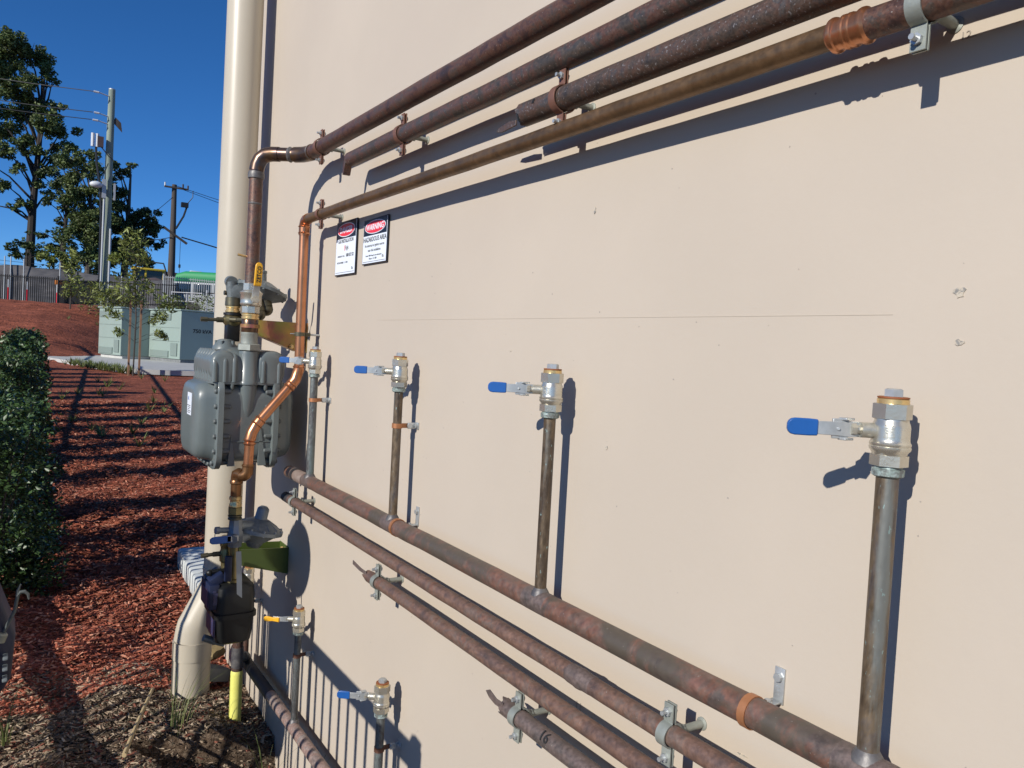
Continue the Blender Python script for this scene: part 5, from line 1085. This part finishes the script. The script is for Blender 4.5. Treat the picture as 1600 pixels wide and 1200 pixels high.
for x, y, z_, mt in ((.05, 46.5, 1.5, 'red'), (.85, 46.2, 1.45, 'red'), (2.1, 44.5, 1.35, 'red')):
    e = thing('bollard', (x, y, EYE+z_-.3), {.05: 'red bollard at the far left behind the black fence', .85: 'red and white bollard behind the middle of the black fence', 2.1: 'orange topped bollard at the right end of the black fence'}[x], 'bollard', 'warning bollards on the site')
    b = MB(); b.cyl((x, y, EYE+z_-.35), (x, y, EYE+z_+.35), .055, 10); b.build('lower_tube', M['red'], e)
    b = MB(); b.cyl((x, y, EYE+z_+.35), (x, y, EYE+z_+.75), .055, 10); b.build('upper_tube', M['ceramic'], e)
    if x > 2: b = MB(); b.box((x+.25, y, EYE+z_+.85), (.75, .06, .22), b=.02); b.build('orange_board', M['orangepl'], e)

# ------------------------------------------------------------------ transformer kiosk
e = thing('transformer', (4.6, 27, EYE-.9), 'pale green stepped transformer kiosk marked 750 kVA on the concrete slab', 'transformer')
zb, zt_ = EYE-.80, EYE+.72
def prism_v(pts, z0_, z1_, mt, name, par):
    b = MB(); b.rings([[Vector((x, y, z0_)) for x, y in pts], [Vector((x, y, z1_)) for x, y in pts]]); return b.build(name, mt, par, bev=.012)
c1 = Vector((4.55, 25.75)); c2 = Vector((4.24, 29.79)); dk = Vector((.95, .30)).normalized()
bk = Vector((-dk.y, dk.x)); c2 = c1+bk*2.02; back = c2-c1
near = [tuple(c1), tuple(c1+dk*2.6), tuple(c1+dk*2.6+back), tuple(c2)]
c3 = c2; c4 = c2-dk*.90; c5 = c4+bk*1.65
far = [tuple(c4), tuple(c3+dk*2.6-bk*-.02), tuple(c3+dk*2.6+bk*1.65), tuple(c5)]
far[1] = tuple(c3+dk*2.6+bk*.02); far[0] = tuple(c4+bk*.02)
kn = prism_v(near, zb, zt_, M['kiosk'], 'near_cabinet', e); kf = prism_v(far, zb, zt_-.01, M['kiosk'], 'far_cabinet', e)
def roof(pts, z_, nm):
    c = sum((Vector(p) for p in pts), Vector((0, 0)))/4; q = [tuple(c+(Vector(p)-c)*1.03) for p in pts]; prism_v(q, z_+.004, z_+.05, M['kiosk'], nm, e)
roof(near, zt_, 'near_roof'); roof(far, zt_-.01, 'far_roof')
prism_v([tuple(Vector(p)+(sum((Vector(q) for q in near), Vector((0, 0)))/4-Vector(p))*.03) for p in near], zb-.12, zb-.003, M['slabgrey'], 'near_plinth', e)
prism_v([tuple(Vector(p)+(sum((Vector(q) for q in far), Vector((0, 0)))/4-Vector(p))*.04) for p in far], zb-.12, zb-.003, M['concrete'], 'far_plinth', e)
def wallpanel(a, c, f0, f1, z0_, z1_, mt, nm, par, th=.02):
    a = Vector((*a, 0)); c = Vector((*c, 0)); d = (c-a).normalized(); n_ = Vector((d.y, -d.x, 0)); n_ = n_ if n_.x < 0 or abs(n_.x) < .3 and n_.y < 0 else -n_
    p = a.lerp(c, f0)+n_*.005; q = a.lerp(c, f1)+n_*.005; b = MB(); b.rings([[p+Z1*z0_, p+n_*th+Z1*z0_, p+n_*th+Z1*z1_, p+Z1*z1_], [q+Z1*z0_, q+n_*th+Z1*z0_, q+n_*th+Z1*z1_, q+Z1*z1_]]); return b.build(nm, mt, par)
for par, a, c in ((kn, c1, c2), (kf, c4, c5)):
    wallpanel(a, c, .03, .97, zb+.98, zb+.992, M['kioskvent'], 'panel_joint', par, .006); wallpanel(a, c, .03, .97, zb+.55, zb+.562, M['kioskvent'], 'panel_joint', par, .006)
    wallpanel(a, c, .08, .28, zb+.10, zb+.50, M['kioskvent'], 'vent', par); wallpanel(a, c, .35, .95, zb+.04, zb+.24, M['kioskvent'], 'vent', par); wallpanel(a, c, .3, .95, zb+1.22, zb+1.42, M['kioskvent'], 'vent', par)
b = MB(); d3 = Vector((dk.x, dk.y, 0)); p = Vector((*(c1+dk*.78), zb+.82))+Vector((dk.y, -dk.x, 0))*(.006 if dk.y > 0 else .006)
nrm_ = Vector((dk.y, -dk.x, 0)); nrm_ = nrm_ if nrm_.y < 0 else -nrm_
text_mb(b, '750 kVA', Vector((*(c1+dk*.72), zb+.86))+nrm_*.006, d3, Z1, .165, th=.004, sx=1.1, bold=.02); b.build('lettering', M['ink'], kn)
for f_ in (.25, .55, .85):
    b = MB(); p = Vector((*c1.lerp(c2, f_), zt_+.05)); b.cyl(p+Vector((.05, 0, 0)), p+Vector((.05, 0, .06)), .03, 8); b.build('lifting_lug', M['kiosk'], e)
# stair handrail that throws a slanting shadow on the kiosk and the mulch
e = thing('stair_handrail', (-1.0, 22.5, EYE-.6), 'sloping pipe handrail behind the hedge that shades the kiosk', 'railing')
b = MB(); b.tube([(-2.6, 29.5, EYE+1.9), (-1.2, 24.0, EYE+.75)], .035, 8); b.build('rail', M['post'], e)
for y in (29.0, 26.2): b = MB(); b.cyl((-2.6+1.4*(29.5-y)/5.5, y, EYE-.8), (-2.6+1.4*(29.5-y)/5.5, y, EYE+1.9-1.15*(29.5-y)/5.5), .03, 8); b.build('post', M['post'], e)

# ------------------------------------------------------------------ vehicles and heaps on the road
e = thing('bus', (11, 53.6, EYE+2), 'green roofed bus passing behind the grey fence', 'bus')
bd = Vector((2.0, -1.35, 0)).normalized(); bn = Vector((-bd.y, bd.x, 0)); bo = Vector((8.75, 54.4, EYE))
def bsec(s_, w_, z0_, z1_, r): return rrect(bo+bd*s_+bn*1.25+Z1*(z0_+z1_)/2, bn, Z1, w_, (z1_-z0_)/2, r, 4)
b = MB(); b.rings([bsec(.15, 1.1, 2.4, 3.35, .1), bsec(.0, 1.25, 1.2, 3.42, .1), bsec(9, 1.25, 1.2, 3.45, .1)]); bb = b.build('body', M['busgrey'], e)
b = MB(); b.rings([bsec(.25, 1.0, 3.42, 3.60, .08), bsec(.45, 1.2, 3.42, 3.95, .25), bsec(1.0, 1.26, 3.40, 4.12, .3), bsec(9, 1.26, 3.40, 4.15, .3)]); b.build('roof', M['busgreen'], e)
for s_ in (1.2, 4.0): b = MB(); b.box(bo+bd*s_+bn*1.25+Z1*4.17, (.7, .6, .12), b=.03); b.build('roof_hatch', M['busgreen'] if s_ > 2 else M['ceramic'], e)
for k in range(6): b = MB(); b.box(bo+bd*(.9+1.35*k)-bn*.012+Z1*2.95, (1.15, .03, .7), Matrix.Rotation(atan2(bd.y, bd.x), 3, 'Z'), b=.01); b.build('window', M['glass'], bb)
for k in (1.6, 7.2): b = MB(); b.cyl(bo+bd*k-bn*.02+Z1*1.75, bo+bd*k+bn*.25+Z1*1.75, .48, 20); b.build('wheel', M['black'], e)
e = thing('excavator', (8, 57, EYE+2), 'yellow machine cab beyond the brown heap', 'machine')
for x in (7.05, 7.75, 8.85):
    b = MB(); b.box((x, 57, EYE+3.5), (.12, .12, 1.4), b=.02); b.build('cab_pillar', M['machine'], e)
b = MB(); b.box((7.95, 57.4, EYE+4.22), (2.0, 1.2, .14), b=.04); b.build('cab_roof', M['machine'], e)
b = MB(); b.box((7.95, 57.4, EYE+2.8), (2.1, 1.3, .7), b=.05); b.build('body', M['machine'], e)
b = MB(); b.box((7.95, 57.5, EYE+3.7), (1.8, .9, .9)); b.build('cab_glass', M['glass'], e)
b = MB(); b.tube([(6.9, 57, EYE+4.25), (8.2, 58, EYE+4.8), (8.9, 57.5, EYE+4.75), (9.1, 57, EYE+3.9)], .05, 6); b.build('hose_arm', M['cable'], e)
blob((8.0, 54.5, EYE+2.3), 1.0, (1.7, 1.3, 1.25), 8, M['dirt'], 'dirt_heap', 'brown purple soil heap behind the picket fence', 'heap', .06)
blob((12.3, 75, EYE+4.2), 1.0, (3.6, 2, 1.35), 9, M['darkbark'], 'dark_mound', 'dark mound behind the weathered pole', 'mound', .08)

# ------------------------------------------------------------------ saplings, shrubs and ground plants
def sapling(base, h, label, seed_, clumps, stakes, leafsize, stem_r=.016, n=26):
    rd = random.Random(seed_); base = Vector(base); e = thing('sapling', base, label, 'young tree', 'staked saplings')
    side = Vector((base.y, -base.x, 0)).normalized(); tb = MB(); top = base+Z1*h*.93
    tb.tube([base-Z1*.05, base+Z1*h*.4+side*.02, base+Z1*h*.7-side*.02, top], [stem_r, stem_r*.9, stem_r*.6, stem_r*.25], 6); lb_ = MB()
    for dx, dz, r in clumps:
        c = base+side*dx+Z1*dz+Vector((0, rd.uniform(-1, 1)*r, 0)); q = base+Z1*min(h*.9, dz*.8); tb.tube([q, q.lerp(c, .5)+Z1*.05, c], [stem_r*.4, stem_r*.25, stem_r*.1], 4)
        for _ in range(4): tb.tube([q.lerp(c, .6), c+Vector((rd.gauss(0, 1), rd.gauss(0, 1), rd.gauss(0, 1)))*r*.6], [stem_r*.15, stem_r*.07], 3)
        leaves(lb_, c, int(n*1.5), r*1.75, leafsize, rd, (1, 1, .95), .05, (.7, 1.7), 3.8, .5)
    tb.build('stem', M['bark'], e); lb_.build('foliage', M['leafC'], e, sharp=180)
    for dx in stakes:
        b = MB(); p = base+side*dx+Vector((0, rd.uniform(-.05, .05), 0)); b.box(p+Z1*.82, (.042, .042, 1.9)); b.build('stake', M['stake'], e)
    return e
s_ = 1200/18.7
cl = px2([(195, 378, 8), (208, 382, 8), (200, 392, 9), (188, 388, 6), (215, 396, 7), (192, 408, 9), (210, 410, 9), (180, 418, 7), (176, 412, 5), (200, 424, 9), (220, 412, 5), (205, 440, 9), (190, 445, 8), (215, 450, 9), (200, 460, 9), (175, 462, 9), (182, 470, 9), (228, 455, 7), (160, 470, 8), (150, 460, 7), (210, 474, 8), (245, 470, 8), (255, 478, 7), (172, 492, 6), (182, 498, 5), (240, 490, 6), (232, 502, 5), (185, 522, 5), (245, 498, 5), (248, 526, 4), (240, 520, 4)], 207, 587, s_)
sapling((2.52, 19.95, gz(2.52, 19.95)+EYE), 3.35, 'staked sapling with two brown stakes in front of the kiosk', 31, cl, (-.10, .12), .14, .018, 34)
s2 = 1200/33
cl = px2([(108, 400, 6), (114, 412, 7), (106, 422, 6), (112, 432, 7), (118, 442, 6), (108, 448, 6), (116, 458, 7), (104, 462, 5), (125, 455, 6)], 110, 487, s2)
sapling((2.28, 38.1, gz(2.28, 38.1)+EYE), 2.6, 'second sapling on the bank in front of the black fence', 32, cl, (), .2, .03, 40)
def shrub(c, r, h, mt, label, seed_, n, ls, name='shrub', group='shrubs on the bank', sc=(1, 1, 1)):
    rd = random.Random(seed_); c = Vector(c); e = thing(name, c, label, 'shrub', group)
    tb = MB()
    for _ in range(7): tb.tube([c, c+Vector((rd.gauss(0, .3)*r, rd.gauss(0, .3)*r, h*.5)), c+Vector((rd.gauss(0, .5)*r, rd.gauss(0, .5)*r, h*.85))], [.012, .008, .003], 5)
    tb.build('stem', M['bark'], e); b = MB()
    for _ in range(9): leaves(b, c+Vector((rd.gauss(0, .4)*r, rd.gauss(0, .4)*r, h*rd.uniform(.25, .85))), n//9, r*.6, ls, rd, (1, 1, .9), .2, (.55, 1.4), 3)
    b.build('foliage', mt, e, sharp=180); return e
shrub(Q(3.5, 37, gz(3.5, 37)), .9, 1.5, M['leafC'], 'yellow green shrub behind the far corner of the kiosk', 41, 700, .16)
shrub(Q(4.4, 38, gz(4.4, 38)), .9, 1.4, M['leafC'], 'yellow green shrub between the pole foot and the kiosk', 42, 700, .16)
shrub(Q(6.6, 37, gz(6.6, 37)), .9, 1.7, M['leafA'], 'green shrub rising behind the near kiosk cabinet', 43, 800, .16)
# hedge: a row of separate plants
def hedge_plant(seed_, n, ls):
    rd = random.Random(seed_); st_ = MB(); lf = MB(); H = 1.0
    for _ in range(9):
        a = rd.uniform(0, 2*pi); q = Vector((cos(a), sin(a), 0)); st_.tube([Vector((0, 0, 0)), q*.10+Z1*.45, q*.22*rd.random()+Z1*rd.uniform(.7, .98)], [.009, .006, .003], 5)
    for _ in range(34):
        z_ = rd.uniform(.04, .92); rr_ = .25*(1-.45*max(0, z_-.4)); a = rd.uniform(0, 2*pi); c = Vector((cos(a)*rr_*rd.uniform(.3, 1), sin(a)*rr_*rd.uniform(.3, 1), z_)); leaves(lf, c, n//34, .145, ls, rd, (1, 1, .9), .1, (.45, 1.5), 1.9, -.1)
    return st_, lf
hedge_src = []
for sd, n, ls in ((1, 9500, .031), (2, 9500, .032), (3, 3600, .048), (4, 3600, .050)):
    s1, l1 = hedge_plant(sd, n, ls); hedge_src.append((s1, l1))
k = 0; y = 4.75; protos = {}
rd = random.Random(77); words = ['first', 'second', 'third', 'fourth', 'fifth', 'sixth', 'seventh', 'eighth', 'ninth', 'tenth', 'eleventh', 'twelfth', 'thirteenth', 'fourteenth', 'fifteenth', 'sixteenth', 'seventeenth', 'eighteenth', 'nineteenth', 'twentieth']
while y < 21.5:
    vi = (k % 2) + (2 if y > 9 else 0)
    x = -.05+.030*(y-4.75)+rd.uniform(-.04, .04)
    if y < 5.2: x -= .03
    base = Q(x, y, gz(x, y)); lab = words[min(k, 19)]+' clipped green shrub from the near end of the hedge' if k else 'nearest and largest looking shrub of the clipped hedge'
    e = thing('hedge_shrub', base, lab, 'hedge shrub', 'shrubs of the clipped hedge')
    sc_ = rd.uniform(.92, 1.08); hh = (1.10+rd.uniform(-.20, .10))*(1.0 if y < 15 else .93)
    e.scale = (sc_*1.05, sc_*1.05, hh); e.rotation_euler = (0, 0, rd.uniform(0, 6.28))
    if vi not in protos:
        s1, l1 = hedge_src[vi]; WL[e.name] = Vector((0, 0, 0)); a = s1.build('stem', M['bark'], e); c = l1.build('foliage', M['hedge'], e, sharp=180); protos[vi] = (a, c)
    else:
        for src in protos[vi]: q = src.copy(); col.objects.link(q); q.parent = e
    y += rd.choice((.80, .95, 1.25, 1.35))+rd.uniform(-.08, .08); k += 1
# little strappy plants dotted over the mulch, too many to count
rd = random.Random(9); b = MB()
for _ in range(55):
    y = 9+27*rd.random(); x = rd.uniform(.35+.03*y, .6+.13*y)
    if 20 < y < 33 and x > .9: continue
    c = Q(x, y, gz(x, y))
    for _ in range(14):
        a = rd.uniform(0, 2*pi); d = Vector((cos(a), sin(a), rd.uniform(.6, 2))).normalized()*rd.uniform(.10, .24); s1 = Vector((-sin(a), cos(a), 0))*.006
        b.add([c-s1, c+s1, c+d*.6+s1, c+d, c+d*.6-s1], [(0, 1, 2, 3, 4)])
tag(b.build('strappy_plants', M['grass'], sharp=180), 'small strappy grass plants dotted over the red mulch', 'plants', kind='stuff')
b = MB()
for _ in range(70):
    y = rd.uniform(20.2, 23); x = 1.0+(24.6-y)*.36+rd.uniform(-.35, .1)
    c = Q(x, y, gz(x, y)+.02)
    for _ in range(12):
        a = rd.uniform(0, 2*pi); d = Vector((cos(a), sin(a), rd.uniform(.8, 2))).normalized()*rd.uniform(.12, .28); s1 = Vector((-sin(a), cos(a), 0))*.008
        b.add([c-s1, c+s1, c+d*.6+s1, c+d, c+d*.6-s1], [(0, 1, 2, 3, 4)])
tag(b.build('path_edge_grass', M['grass'], sharp=180), 'green grass plants along the front edge of the slab', 'plants', kind='stuff')
